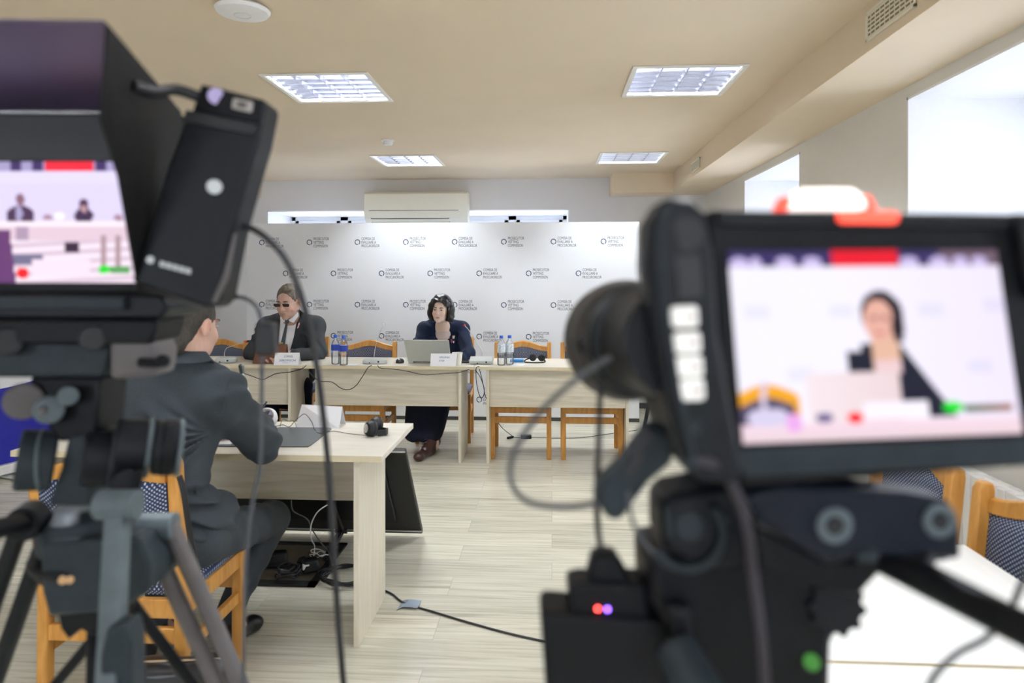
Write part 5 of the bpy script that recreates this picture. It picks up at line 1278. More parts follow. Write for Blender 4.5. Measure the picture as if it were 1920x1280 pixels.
obj('capsule', MB().cyl(U(454.5, 700, 3.0), U(452, 686, 3.0), 0.010, 0.0115).ell(U(452, 686, 3.0), (0.0115, 0.0115, 0.009)), M('dark_steel', (0.10, 0.11, 0.11), 0.35, 0.7, noise=0.1), t)

# ================================================================== under the near desk: leaning screen, plate, cables
m_scr = M('black_screen_back', (0.010, 0.010, 0.009), 0.55, noise=0.1)
xr_t, xl_t = -0.715, -1.95
A0, A1 = Vector((xr_t, 3.30, 0.585)), Vector((xr_t, 3.74, 0.022))
t = thing('monitor_screen', ((xr_t+xl_t)/2, 3.5, 0), 'large black screen leaning low behind the near desk, its back to us', 'television')
d = (A1-A0).normalized(); nn = Vector((0, d.z, -d.y)).normalized(); nn = nn if nn.y > 0 else -nn
obj('casing', MB().prism([A0, A1, A1 + Vector((xl_t-xr_t, 0, 0)), A0 + Vector((xl_t-xr_t, 0, 0))], nn*0.03), m_scr, t, bevel=0.006)
obj('rear_cover', MB().prism([A0*0.85 + A1*0.15 + Vector((-0.12, 0, 0)), A0*0.2 + A1*0.8 + Vector((-0.12, 0, 0)), A0*0.2 + A1*0.8 + Vector((xl_t-xr_t+0.12, 0, 0)), A0*0.85 + A1*0.15 + Vector((xl_t-xr_t+0.12, 0, 0))], -nn*0.022), m_black, t, bevel=0.008)
obj('silver_edge', MB().beam(A1 + Vector((0, 0, 0.0)) - d*0.03 - nn*0.003, A1 + Vector((xl_t-xr_t, 0, 0)) - d*0.03 - nn*0.003, 0.003, 0.008), m_silver, t)
obj('top_cap', MB().beam(A0 + Vector((-0.002, 0, 0.002)), A0 + Vector((-0.08, 0, 0.002)), 0.02, 0.004), m_silver, t)
st = UZ(640, 1035, 0.01); q = U(618, 940, 3.42)
obj('stand_arm', MB().beam(q, (st.x-0.0, st.y+0.0, 0.12), 0.03, 0.02).beam((st.x, st.y, 0.12), (st.x-0.05, st.y-0.10, 0.01), 0.03, 0.02).cyl((st.x-0.03, st.y, 0.12), (st.x+0.03, st.y, 0.12), 0.012), m_black, t)
pl = [UZ(468, 1101, 0), UZ(585, 1109, 0), UZ(612, 1062, 0), UZ(520, 1040, 0), UZ(470, 1040, 0)]
x0p, x1p = UZ(400, 1101, 0).x, UZ(585, 1108, 0).x; y0p, y1p = 3.11, 3.62
t = thing('floor_plate', ((x0p+x1p)/2, (y0p+y1p)/2, 0), 'black edged flat stand plate on the floor under the near desk', 'stand plate')
fr = MB()
for a_, b_ in (((x0p, y0p), (x1p, y0p+0.045)), ((x0p, y1p-0.03), (x1p, y1p)), ((x0p, y0p), (x0p+0.03, y1p)), ((x1p-0.035, y0p), (x1p, y1p))): fr.box((a_[0], a_[1], 0.001), (b_[0], b_[1], 0.012))
obj('rim', fr, m_black, t); obj('plate', MB().box((x0p+0.03, y0p+0.045, 0.001), (x1p-0.035, y1p-0.03, 0.004)), M('dim_steel_plate', (0.16, 0.14, 0.10), 0.4, noise=0.1), t)
def coil(c, R_, r, turns, tilt, mat, label, seed):
    rnd = random.Random(seed); pts = []
    for i in range(int(turns*10)):
        a = 2*PI*i/10; rr = R_*(0.8+0.3*rnd.random()); pts.append((c[0]+math.cos(a)*rr, c[1]+math.sin(a)*rr*0.8, c[2]+r*1.2+0.02*rnd.random()+0.002*i*tilt))
    return cable(pts, r, mat, label)
c = UZ(540, 1085, 0.012); coil((c.x, c.y, 0.012), 0.055, 0.005, 4, 0.6, m_cable, 'black coiled cable on the floor under the near desk', 1)
c = UZ(700, 1070, 0.0); coil((c.x-0.10, c.y-0.1, 0.0), 0.13, 0.0042, 4, 0.2, m_cable, 'loose loops of black cable on the floor behind the near desk leg', 2)
c = UZ(605, 1050, 0.0); coil((c.x-0.01, c.y, 0.01), 0.05, 0.0022, 2, 0.6, m_wcable, 'white cable loops on the floor by the adapters', 3)
cable([U(614, 946, 3.3), U(595, 960, 3.28), U(583, 985, 3.28), U(584, 1010, 3.3), UZ(590, 1024, 0.06), UZ(588, 1045, 0.02)], 0.0030, m_wcable, 'light cable hanging behind the near desk panel')
cable([U(546, 938, 3.3), U(550, 958, 3.3), U(575, 972, 3.3), U(584, 990, 3.3), U(600, 1015, 3.3), U(616, 1035, 3.4), UZ(622, 1065, 0.01), UZ(612, 1090, 0.006), UZ(660, 1098, 0.006), UZ(700, 1099, 0.006)], 0.0034, m_gcable, 'dark grey cable dropping from the desk to the floor and turning right')
for (px, py, s, lab, r_) in ((520, 1060, (0.11, 0.07, 0.07), 'black adapter block on the stand plate, nearest the shin', 0.3), (568, 1062, (0.05, 0.05, 0.045), 'small black plug adapter beside the coil of cable', 0.8), (582, 1070, (0.085, 0.075, 0.06), 'round black and white adapter under the near desk', 0.5)):
    c = UZ(px, py, 0.012); t = thing('power_adapter', (c.x, c.y, 0.012), lab, 'power adapter')
    obj('case', MB().rbox((c.x, c.y, 0.013+s[2]/2), s, Euler((0, 0, r_)).to_matrix(), 0.8), m_black, t, bevel=0.012, seg=3)
    obj('plug_face', MB().rbox((c.x-0.01, c.y-s[1]*0.42, 0.016+s[2]*0.5), (s[0]*0.4, 0.02, s[2]*0.45), Euler((0, 0, r_)).to_matrix()), m_white if px == 582 else m_rubber, t, bevel=0.004)
# floor cable with tape
cable([UZ(700, 1099, 0.005), UZ(733, 1112, 0.005), UZ(757, 1130, 0.005), UZ(800, 1143, 0.005), UZ(870, 1164, 0.005), UZ(950, 1186, 0.005), UZ(1040, 1206, 0.005), UZ(1200, 1240, 0.005)], 0.0045, m_cable, 'long black cable across the floor from the near desk leg to the right tripod')
c = UZ(773, 1136, 0.0); tag(obj('tape_strip', MB().prism([(c.x-0.035, c.y-0.03, 0.0105), (c.x+0.03, c.y-0.035, 0.0105), (c.x+0.035, c.y+0.03, 0.0105), (c.x-0.02, c.y+0.04, 0.0105)], (0, 0, 0.001)).prism([(c.x-0.06, c.y-0.045, 0.0008), (c.x-0.035, c.y-0.03, 0.0105), (c.x-0.02, c.y+0.04, 0.0105), (c.x-0.05, c.y+0.05, 0.0008)], (0, 0, 0.001)), M('grey_blue_tape', (0.25, 0.30, 0.38), 0.5, noise=0.05)), 'grey tape strip holding the floor cable', 'tape')
# bag with strap by the chair
c = U(335, 1250, 2.05); 
t = thing('shoulder_bag', (c.x, c.y, 0), 'black leather shoulder bag on the floor at the back leg of the near chair', 'bag')
S = SDF((c.x-0.22, c.y-0.13, -0.01), (c.x+0.22, c.y+0.14, 0.34), 0.006); S.box((c.x, c.y, 0.15), (0.165, 0.05, 0.145), Euler((0.06, -0.08, 0)).to_matrix(), 0.03, 0.01)
S.wrinkle(lambda X, Y, Z: 0.004*np.sin(X*30+Z*22)*np.sin(Z*17)); S.cut((0, 0, 0.003), (0, 0, -1)); sculpt('bag_body', S, m_shoe_black, t, 1)
obj('zip', MB().tube([(c.x-0.14, c.y-0.01, 0.285), (c.x, c.y-0.015, 0.297), (c.x+0.14, c.y-0.01, 0.305)], 0.005, 6, 5), m_chrome, t)
sp_ = [U(a, b, w) for a, b, w in ((336, 892, 2.04), (345, 925, 2.03), (356, 1000, 2.06), (368, 1060, 2.08), (378, 1105, 2.1), (384, 1150, 2.1))] + [Vector((c.x+0.14, c.y, 0.29))]
st_ = MB()
Q_ = smooth(sp_, 5)
for i in range(len(Q_)-1): st_.beam(Q_[i], Q_[i+1] + (Q_[i+1]-Q_[i])*0.05, 0.018, 0.003, WV)
obj('strap', st_, m_rubber, t); obj('strap_ring', MB().torus(U(385, 1148, 2.09), WV, 0.010, 0.0022, 16, 6), m_chrome, t)
# ================================================================== camera gear
m_gblk = M('gear_black', (0.003, 0.0034, 0.0048), 0.5, noise=0.2, nscale=60, bump=0.15, spec=0.2)
m_gdark = M('gear_charcoal', (0.007, 0.0085, 0.011), 0.45, noise=0.15, nscale=60, spec=0.2)
m_slate = M('gear_slate', (0.020, 0.028, 0.034), 0.5, noise=0.12, nscale=50, spec=0.2)
m_slate2 = M('gear_light_slate', (0.095, 0.12, 0.13), 0.5, noise=0.12, nscale=50, spec=0.2)
m_mauve = M('gear_warm_grey', (0.115, 0.105, 0.105), 0.5, noise=0.1, spec=0.2)
m_hoodin = M('hood_lining_screen_tint', (0.035, 0.02, 0.06), 0.33, noise=0.2, nscale=12, spec=0.8)  # purple reflection of the screen mixed into the base colour
m_hoodout = M('hood_fabric', (0.010, 0.0095, 0.010), 0.55, noise=0.2, spec=0.2)
m_purple = M('purple_plastic', (0.10, 0.03, 0.14), 0.4, noise=0.1)
m_navyplate = M('anodised_navy', (0.008, 0.011, 0.019), 0.35, noise=0.1, spec=0.2)
m_btn = M('backlit_button', (0.75, 0.75, 0.72), 0.4, noise=0.03, emit=(1.0, 0.97, 0.93), es=0.13)
m_tally = M('tally_glow', (1, 0.9, 0.85), 0.4, emit=(1.0, 0.86, 0.80), es=0.60)
m_tallyr = M('tally_red', (0.9, 0.1, 0.05), 0.4, emit=(1.0, 0.07, 0.045), es=0.5)
m_ledr = M('led_red', (1, 0.1, 0.1), 0.4, emit=(1.0, 0.05, 0.04), es=7.0)
m_ledb = M('led_violet', (0.3, 0.2, 1), 0.4, emit=(0.22, 0.08, 1.0), es=7.0)
m_green = M('bubble_level_green', (0.05, 0.26, 0.03), 0.35, noise=0.05, emit=(0.1, 0.6, 0.05), es=0.01)
m_screen = vcol_mat("screen_picture", 0.4, 0.37)
def D(px, w): return px*w/F
def screen(corners, img, parent, nx=120, ny=70):
    """lit display; corners TL, TR, BR, BL as (px,py,w)"""
    c = [U(*q) for q in corners]; off = wloc(parent); vs = []; cols = []
    for j in range(ny+1):
        for i in range(nx+1):
            u, v = i/nx, j/ny; vs.append(tuple((c[0]*(1-u)+c[1]*u)*(1-v) + (c[3]*(1-u)+c[2]*u)*v - off)); cols.append(img(u, v))
    fs = [(j*(nx+1)+i, (j+1)*(nx+1)+i, (j+1)*(nx+1)+i+1, j*(nx+1)+i+1) for j in range(ny) for i in range(nx)]
    me = bpy.data.meshes.new('screen'); me.from_pydata(vs, [], fs); me.materials.append(m_screen)
    at = me.color_attributes.new('Col', 'FLOAT_COLOR', 'POINT'); at.data.foreach_set('color', [x for q in cols for x in (*[min(1, max(0, y)) for y in q], 1)])
    o = bpy.data.objects.new('screen', me); COL.objects.link(o); o.parent = parent; return o
def blend(c, col, a): return tuple(x*(1-a)+y*a for x, y in zip(c, col))
def dot(u, v, cu, cv, ru, rv): return ((u-cu)/ru)**2 + ((v-cv)/rv)**2 < 1

# ------------------------------------------------------------------ left: tripod and camcorder
def tube_pair(mb, a, b, gap, r, up=(0, 0, 1)):
    a, b = Vector(a), Vector(b); d = (b-a).normalized(); x = d.cross(WV).normalized()*gap/2
    mb.cyl(a-x, b-x, r).cyl(a+x, b+x, r)
def rw(r, w, z): return Vector((0, 0, 0)) + RV*r + WV*w + Vector((0, 0, z))
w0 = 0.80
root = thing('video_tripod', (U(165, 900, 0.82).x, U(165, 900, 0.82).y, 0), 'grey fluid-head tripod in the left foreground, in front of the man seen from behind', 'tripod', 'video tripods')
obj('quick_plate', MB().slab([(-120, 596), (296, 600), (282, 645), (-120, 645)], 0.76, 0.07), m_gblk, root, bevel=0.004)
obj('plate_knob', MB().cyl(U(14, 640, 0.755), U(14, 640, 0.79), D(27, 0.76)), m_black, root, bevel=0.002)
obj('plate_knob', MB().cyl(U(175, 634, 0.755), U(175, 634, 0.79), D(24, 0.76)), m_black, root, bevel=0.002)
obj('head_block', MB().slab([(-120, 638), (206, 640), (200, 690), (190, 708), (-120, 708)], 0.775, 0.08), m_slate, root, bevel=0.005)
obj('side_block', MB().slab([(203, 628), (268, 632), (288, 642), (296, 660), (290, 706), (204, 712)], 0.765, 0.05), m_mauve, root, bevel=0.006)
obj('lock_lever', MB().cyl(U(262, 679, 0.755), U(300, 681, 0.75), D(9, 0.755)).ell(U(306, 676, 0.75), (D(14, .75), D(10, .75), D(12, .75))), m_gblk, root, bevel=0.001)
obj('neck', MB().slab([(55, 706), (188, 706), (178, 815), (110, 830), (60, 760)], 0.79, 0.06), m_gblk, root, bevel=0.004)
obj('counterbalance_dial', MB().cyl(U(45, 752, 0.775), U(45, 752, 0.80), D(34, 0.78)), m_mauve, root, bevel=0.003)
obj('level_housing', MB().cyl(U(92, 768, 0.77), U(92, 768, 0.79), D(26, 0.78)).cyl(U(128, 742, 0.77), U(128, 742, 0.79), D(18, 0.78)), m_slate2, root, bevel=0.002)
obj('level_bubble', MB().ell(U(80, 770, 0.768), (D(9, .77),)*3), m_mauve, root)
def drum(pxa, pxb, py, rp, w, mat, name='tilt_drum', rim=None):
    r = D(rp, w); k_ = 0.44*w/F; a, b = U(pxa, py, w+r+(pxa-215)*k_), U(pxb, py, w+r+(pxb-215)*k_)
    o = obj(name, MB().cyl(a, b, r, n=40), mat, root, bevel=0.004, seg=3)
    if rim: 
        e = (b-a).normalized(); obj('drum_rim', MB().torus(b - e*0.002, e, r*0.99, 0.003, 40, 8), rim, root)
drum(32, 104, 862, 55, 0.80, m_slate); obj('drum_rim', MB().torus(U(80, 862, 0.80+D(55, .80)-135*0.44*0.8/F), RV+WV*0.44, D(55, .80), 0.002, 40, 8), m_slate2, root)
obj('tilt_yoke', MB().slab([(128, 815), (160, 812), (168, 950), (86, 950), (112, 880)], 0.79, 0.06), m_slate, root, bevel=0.004)
drum(155, 214, 858, 52, 0.775, m_gdark, 'tilt_drum', m_slate)
drum(214, 282, 838, 56, 0.765, m_gdark, 'drag_drum', m_slate2)
drum(286, 340, 838, 54, 0.76, m_gdark, 'drag_dial', m_slate2)
drum(300, 330, 838, 56, 0.758, m_gblk, 'drag_dial')
obj('pan_knob', MB().cyl(U(235, 905, 0.76), U(235, 905, 0.80), D(26, .77)).cyl(U(262, 880, 0.765), U(255, 920, 0.765), D(8, .765)), m_gblk, root, bevel=0.003)
obj('pan_base', MB().lathe([(D(80, .84), -D(62, .84)), (D(84, .84), -D(30, .84)), (D(74, .84), 0), (D(50, .84), D(15, .84))], U(160, 962, 0.86), n=36), m_slate, root, bevel=0.002)
obj('bowl', MB().lathe([(D(60, .86), -D(55, .86)), (D(92, .86), -D(10, .86)), (D(94, .86), 0), (D(82, .86), D(8, .86))], U(162, 1035, 0.86), n=36), m_gblk, root, bevel=0.002)
obj('spider_hub', MB().slab([(72, 1015), (262, 1008), (280, 1060), (276, 1112), (222, 1146), (90, 1160), (76, 1110)], 0.80, 0.09), m_slate, root, bevel=0.006)
obj('hub_badge', MB().cyl(U(118, 1087, 0.797), U(118, 1087, 0.802), D(8, .8)).cyl(U(131, 1087, 0.7965), U(131, 1087, 0.802), D(7, .8)), M('orange_badge', (0.7, 0.42, 0.2), 0.4, noise=0.1), root)
obj('rubber_boot', MB().slab([(105, 1140), (222, 1130), (215, 1180), (190, 1172), (175, 1195), (150, 1180), (128, 1200), (112, 1178)], 0.815, 0.05), m_gblk, root, bevel=0.003)
for (px, py, w, fr_, fw, mat, gap) in ((222, 945, 0.75, -0.27, 0.36, m_slate2, 0.0), (296, 985, 0.85, -0.15, 1.15, m_mauve, 0.03), (66, 985, 0.85, -1.07, 1.0, m_gdark, 0.035)):
    a = U(px, py, w); f_ = rw(fr_, fw, 0.02); mid = a + (f_-a)*0.42
    lg = MB()
    if gap: tube_pair(lg, a, mid + (mid-a)*0.05, gap, 0.0105)
    else: lg.beam(a, mid, 0.022, 0.018, WV)
    leg = obj('leg', lg, mat, root, bevel=0.002)
    obj('lower_tube', MB().cyl(mid - (mid-a)*0.15, f_, 0.010, 0.010).cyl(mid - (mid-a)*0.04, mid + (mid-a)*0.06, 0.022, 0.020), m_gdark, leg, bevel=0.002)
    obj('rubber_foot', MB().ell(f_, (0.022, 0.022, 0.02)), m_rubber, leg)
    obj('leg_clamp', MB().cyl(a + (f_-a)*0.0 - RV*0.022, a + RV*0.022, 0.016, n=20), m_slate2 if gap != 0.035 else m_slate, leg, bevel=0.002)
    q = a + (f_-a)*0.5; obj('strut', MB().cyl(U(240 if gap else 175, 1120, 0.86), a + (f_-a)*0.40, 0.007), m_gblk, leg)
obj('leg_sleeve', MB().slab([(198, 1178), (236, 1172), (246, 1210), (245, 1420), (180, 1420), (186, 1230)], 0.69, 0.03), m_slate, root, bevel=0.004)
obj('pan_handle', MB().cyl(U(60, 975, 0.82), U(-60, 1005, 0.70), 0.011).cyl(U(66, 965, 0.83), U(40, 985, 0.80), 0.020), m_gblk, root, bevel=0.002)

root = thing('camcorder', (U(120, 596, 0.80).x, U(120, 596, 0.80).y, U(120, 596, 0.80).z), 'black hooded camera monitor with lit screen on the left tripod', 'camera')
obj('housing', MB().slab([(-170, 207), (333, 209), (322, 420), (312, 552), (-170, 552)], 0.775, 0.06), m_gblk, root, bevel=0.004)
obj('base_plate', MB().slab([(-150, 548), (300, 552), (318, 575), (300, 598), (-150, 598)], 0.765, 0.09), m_gdark, root, bevel=0.004)
obj('base_rail', MB().slab([(-150, 553), (232, 556), (232, 580), (-150, 580)], 0.757, 0.01), m_slate, root, bevel=0.002)
def img_left(u, v):
    px = -145 + u*407; py = 303 + v*227
    c = (0.86, 0.80, 0.98)
    if py < 321:
        c = (0.06, 0.03, 0.14)
        if 85 < px < 176: c = (0.95, 0.02, 0.05)
        elif int(px/20) % 2 == 0: c = (0.42, 0.36, 0.62)
        return c
    if py < 345: c = blend(c, (0.9, 0.86, 1.0), 0.5)
    if dot(px, py, 38, 374, 8, 12): c = (0.45, 0.28, 0.36)
    if dot(px, py, 38, 405, 27, 20) and py < 415: c = (0.20, 0.11, 0.22)
    if dot(px, py, 36, 400, 6, 16): c = (0.6, 0.55, 0.75)
    if dot(px, py, 157, 385, 10, 12): c = (0.24, 0.12, 0.20)
    if dot(px, py, 157, 405, 18, 14) and py < 414: c = (0.16, 0.09, 0.2)
    if dot(px, py, 157, 392, 5, 7): c = (0.7, 0.5, 0.55)
    if dot(px, py, 90, 408, 10, 5) or dot(px, py, 222, 408, 8, 6): c = (0.6, 0.42, 0.5)
    if dot(px, py, 111, 405, 9, 7): c = (1, 1, 1)
    if 414 < py < 450: c = (0.88, 0.74, 0.82)
    if 414 < py < 423: c = (1.0, 0.92, 0.98)
    if 30 < px < 52 and 424 < py < 470: c = (0.62, 0.5, 0.62)
    if py >= 450: c = blend((0.80, 0.68, 0.78), (1.0, 0.92, 0.98), 0.5+0.5*math.sin(py*0.35+px*0.02))
    if 122 < px < 150 and 455 < py < 472: c = (0.14, 0.06, 0.14)
    if 20 < px < 80 and 478 < py < 496: c = (0.35, 0.33, 0.46)
    if px < 18 - (py-430)*-0.12 and py > 430: c = (0.30, 0.13, 0.33)
    if 60 < px < 170 and 486 < py < 520: c = (0.98, 0.86, 0.95)
    if 175 < px < 240 and 440 < py < 500 and int(px/9) % 3 == 0: c = (0.62, 0.48, 0.52)
    if dot(px, py, 43, 512, 12, 11): c = (1.0, 0.04, 0.06)
    if dot(px, py, 195, 505, 11, 8): c = (0.08, 0.85, 0.10)
    if 205 < px < 245 and 500 < py < 512: c = (0.25, 0.55, 0.25)
    return tuple(x**1.6 for x in c)
screen([(-145, 303, 0.7735), (262, 303, 0.7735), (262, 530, 0.7735), (-145, 530, 0.7735)], img_left, root)
obj('bezel', MB().slab([(-165, 215), (330, 215), (330, 302), (-165, 302)], 0.770, 0.006), m_black, root, bevel=0.001)
h = MB(); A_, B_, C_, D_ = U(-200, 38, 0.60), U(196, 46, 0.60), U(334, 210, 0.775), U(-170, 210, 0.775)
h.prism([A_, B_, C_, D_], (0, 0, 0.004)); obj('hood_top', h, m_hoodin, root, bevel=0.001)
sd = MB(); sd.prism([U(*q) for q in ((196, 44, 0.60), (336, 209, 0.777), (316, 556, 0.777), (256, 546, 0.71), (218, 330, 0.655), (184, 225, 0.625))], (0.003, 0, 0)); obj('hood_side', sd, m_hoodout, root, bevel=0.001)
tr = MB(); tr.tube([U(250, 160, 0.66), U(290, 172, 0.68), U(330, 168, 0.70), U(375, 182, 0.71)], 0.0058, 10, 6); obj('hood_cable', tr, m_cable, root)
dv = [(382, 157), (496, 186), (497, 200), (484, 265), (440, 420), (424, 500), (412, 560), (398, 577), (384, 578), (244, 528), (262, 482), (306, 330), (350, 212), (374, 192)]
dev = obj('transmitter_body', MB().slab(dv, 0.705, 0.045), m_gdark, root, bevel=0.005, seg=3)
obj('transmitter_top', MB().slab([(378, 158), (494, 188), (486, 232), (362, 205)], 0.701, 0.008), m_gblk, dev, bevel=0.001)
obj('clamp_strip', MB().slab([(348, 205), (478, 232), (470, 252), (342, 228)], 0.699, 0.008), m_black, dev, bevel=0.001)
obj('round_socket', MB().cyl(U(405, 180, 0.699), U(405, 180, 0.704), D(15, .7)), M('lilac_socket', (0.45, 0.38, 0.65), 0.35, noise=0.1), dev)
obj('port_plate', MB().slab([(436, 182), (474, 190), (471, 211), (432, 202)], 0.699, 0.004), M('warm_grey_plate', (0.36, 0.33, 0.30), 0.4, noise=0.1), dev, bevel=0.002)
obj('port_slot', MB().slab([(446, 190), (462, 193), (460, 202), (444, 199)], 0.6975, 0.003), m_dark, dev)
obj('clamp_screw', MB().cyl(U(402, 350, 0.700), U(402, 350, 0.706), D(14, .7)), m_lgrey, dev, bevel=0.001)
obj('edge_highlight', MB().slab([(436, 440), (442, 436), (428, 520), (404, 568), (396, 566), (418, 515)], 0.7035, 0.004), m_mauve, dev, bevel=0.001)  # lighter strip laid on as the highlight along the edge
lg_ = MB().cyl(U(282, 487, 0.7035), U(282, 487, 0.706), D(7, .7))
for i in range(5): x = 300+12*i; y = 489+3.2*i; lg_.slab([(x, y), (x+9, y+2.4), (x+8, y+12), (x-1, y+9.6)], 0.7035, 0.003)
obj('pale_logo_mark', lg_, m_lgrey, dev)
wcab = 0.74
def gcable(pts, r, mat, label, ends=()):
    t = thing('camera_cable', tuple(U(*pts[0])), label, 'cable'); obj('cable_run', MB().tube([U(*p) for p in pts], r, 10, 8), mat, t)
    for a, b, rr, m_ in ends: obj('connector', MB().cyl(U(*a), U(*b), rr), m_, t, bevel=0.001)
    return t
gcable([(440, 424, .735), (462, 424, .735), (500, 446, .735), (538, 490, .74), (566, 560, .74), (588, 650, .75), (604, 760, .755), (616, 880, .76), (624, 1000, .765), (632, 1130, .77), (642, 1260, .77), (656, 1420, .80), (660, 1800, .85)], 0.0036, m_cable,
       'thick black cable with purple plug arching from the left monitor down to the floor', [((428, 423, .735), (456, 423, .735), D(9, .735), m_purple)])
t = gcable([(440, 556, .80), (462, 560, .80), (482, 576, .80), (491, 605, .80)], 0.0024, m_gcable, 'grey lead with a black inline box hanging beside the left monitor',
       [((414, 553, .80), (445, 556, .80), D(5.5, .8), m_black)])
obj('inline_box', MB().slab([(478, 604), (512, 606), (514, 660), (506, 668), (478, 666), (474, 655)], 0.79, 0.02), m_black, t, bevel=0.004, seg=3)
obj('lower_lead', MB().tube([U(491, 666, .80), U(491, 720, .80), U(490, 800, .80), U(487, 880, .80), U(474, 940, .80), U(462, 1040, .80), U(458, 1150, .80), U(455, 1400, .82)], 0.0024, 10, 6), m_gcable, t)

# ------------------------------------------------------------------ right: tripod and cinema camera
root = thing('video_tripod', (U(1430, 1100, 0.52).x, U(1430, 1100, 0.52).y, 0), 'black tripod carrying the right camera, close to the lens', 'tripod', 'video tripods')
obj('head_block', MB().slab([(1218, 1052), (1290, 1040), (1560, 1058), (1600, 1088), (1596, 1170), (1562, 1200), (1556, 1400), (1275, 1400), (1262, 1180), (1222, 1136)], 0.49, 0.07), m_gblk, root, bevel=0.006)
cg = MB(); n = 40; cw = 0.485; cc_ = (1572, 1142); P_ = []
for i in range(n):
    a = 2*PI*i/n; r = 50 + (5 if i % 4 < 2 else -4); P_.append((cc_[0]+math.cos(a)*r, cc_[1]+math.sin(a)*r))
obj('rosette', cg.slab(P_, cw, 0.03), m_gdark, root, bevel=0.001)
obj('column', MB().cyl(U(1430, 1330, 0.55), U(1430, 1330, 0.55) + Vector((0, 0, -0.35)), 0.035), m_gdark, root, bevel=0.003)
obj('pan_handle', MB().cyl(U(1650, 1042, 0.46), U(1990, 1215, 0.37), D(33, .42), D(30, .42), n=24), m_gblk, root, bevel=0.002)
obj('handle_highlight_sleeve', MB().cyl(U(1690, 1048, 0.452), U(1740, 1075, 0.44), D(38, .45), n=24), m_gdark, root, bevel=0.002)
obj('lower_handle', MB().cyl(U(1262, 1205, 0.47), U(1330, 1330, 0.44), D(40, .46), D(46, .46)), m_slate, root, bevel=0.004)
obj('lever', MB().cyl(U(1272, 1130, 0.48), U(1282, 1215, 0.48), D(24, .48), D(16, .48)), m_gdark, root, bevel=0.003)
obj('bubble_level', MB().cyl(U(1522, 1241, 0.485), U(1522, 1241, 0.489), D(15, .485)), m_green, root)
hub = U(1430, 1330, 0.55) + Vector((0, 0, -0.18))
for ang in (-70, 55, 180):
    f_ = hub + Vector((math.sin(math.radians(ang))*0.42, math.cos(math.radians(ang))*0.42*0.9, 0)); f_.z = 0.02
    leg = obj('leg', MB().cyl(hub, hub + (f_-hub)*0.55, 0.016), m_gdark, root)
    obj('lower_tube', MB().cyl(hub + (f_-hub)*0.5, f_, 0.011), m_gdark, leg); obj('rubber_foot', MB().ell(f_, (0.022, 0.022, 0.02)), m_rubber, leg)

root = thing('cinema_camera', tuple(U(1450, 1000, 0.47)), 'black camera with long lens and large tilted monitor in the right foreground', 'camera')
obj('camera_body', MB().slab([(1225, 555), (1660, 560), (1660, 900), (1300, 905), (1262, 800)], 0.462, 0.11), m_gblk, root, bevel=0.006)
obj('monitor_housing', MB().slab([(1322, 400), (1340, 393), (2015, 402), (2045, 866), (1408, 913), (1386, 912), (1372, 880)], 0.42, 0.030), m_gblk, root, bevel=0.003)
obj('bezel_top', MB().slab([(1342, 396), (1905, 404), (1908, 428), (1350, 424)], 0.4165, 0.006), m_gdark, root, bevel=0.001)
obj('bezel_bottom', MB().slab([(1385, 838), (1930, 822), (1938, 868), (1400, 893), (1390, 880)], 0.4165, 0.006), m_slate, root, bevel=0.001)
obj('monitor_side', MB().slab([(1902, 398), (1995, 400), (2030, 560), (1935, 560), (1922, 500)], 0.412, 0.03), m_gblk, root, bevel=0.004)
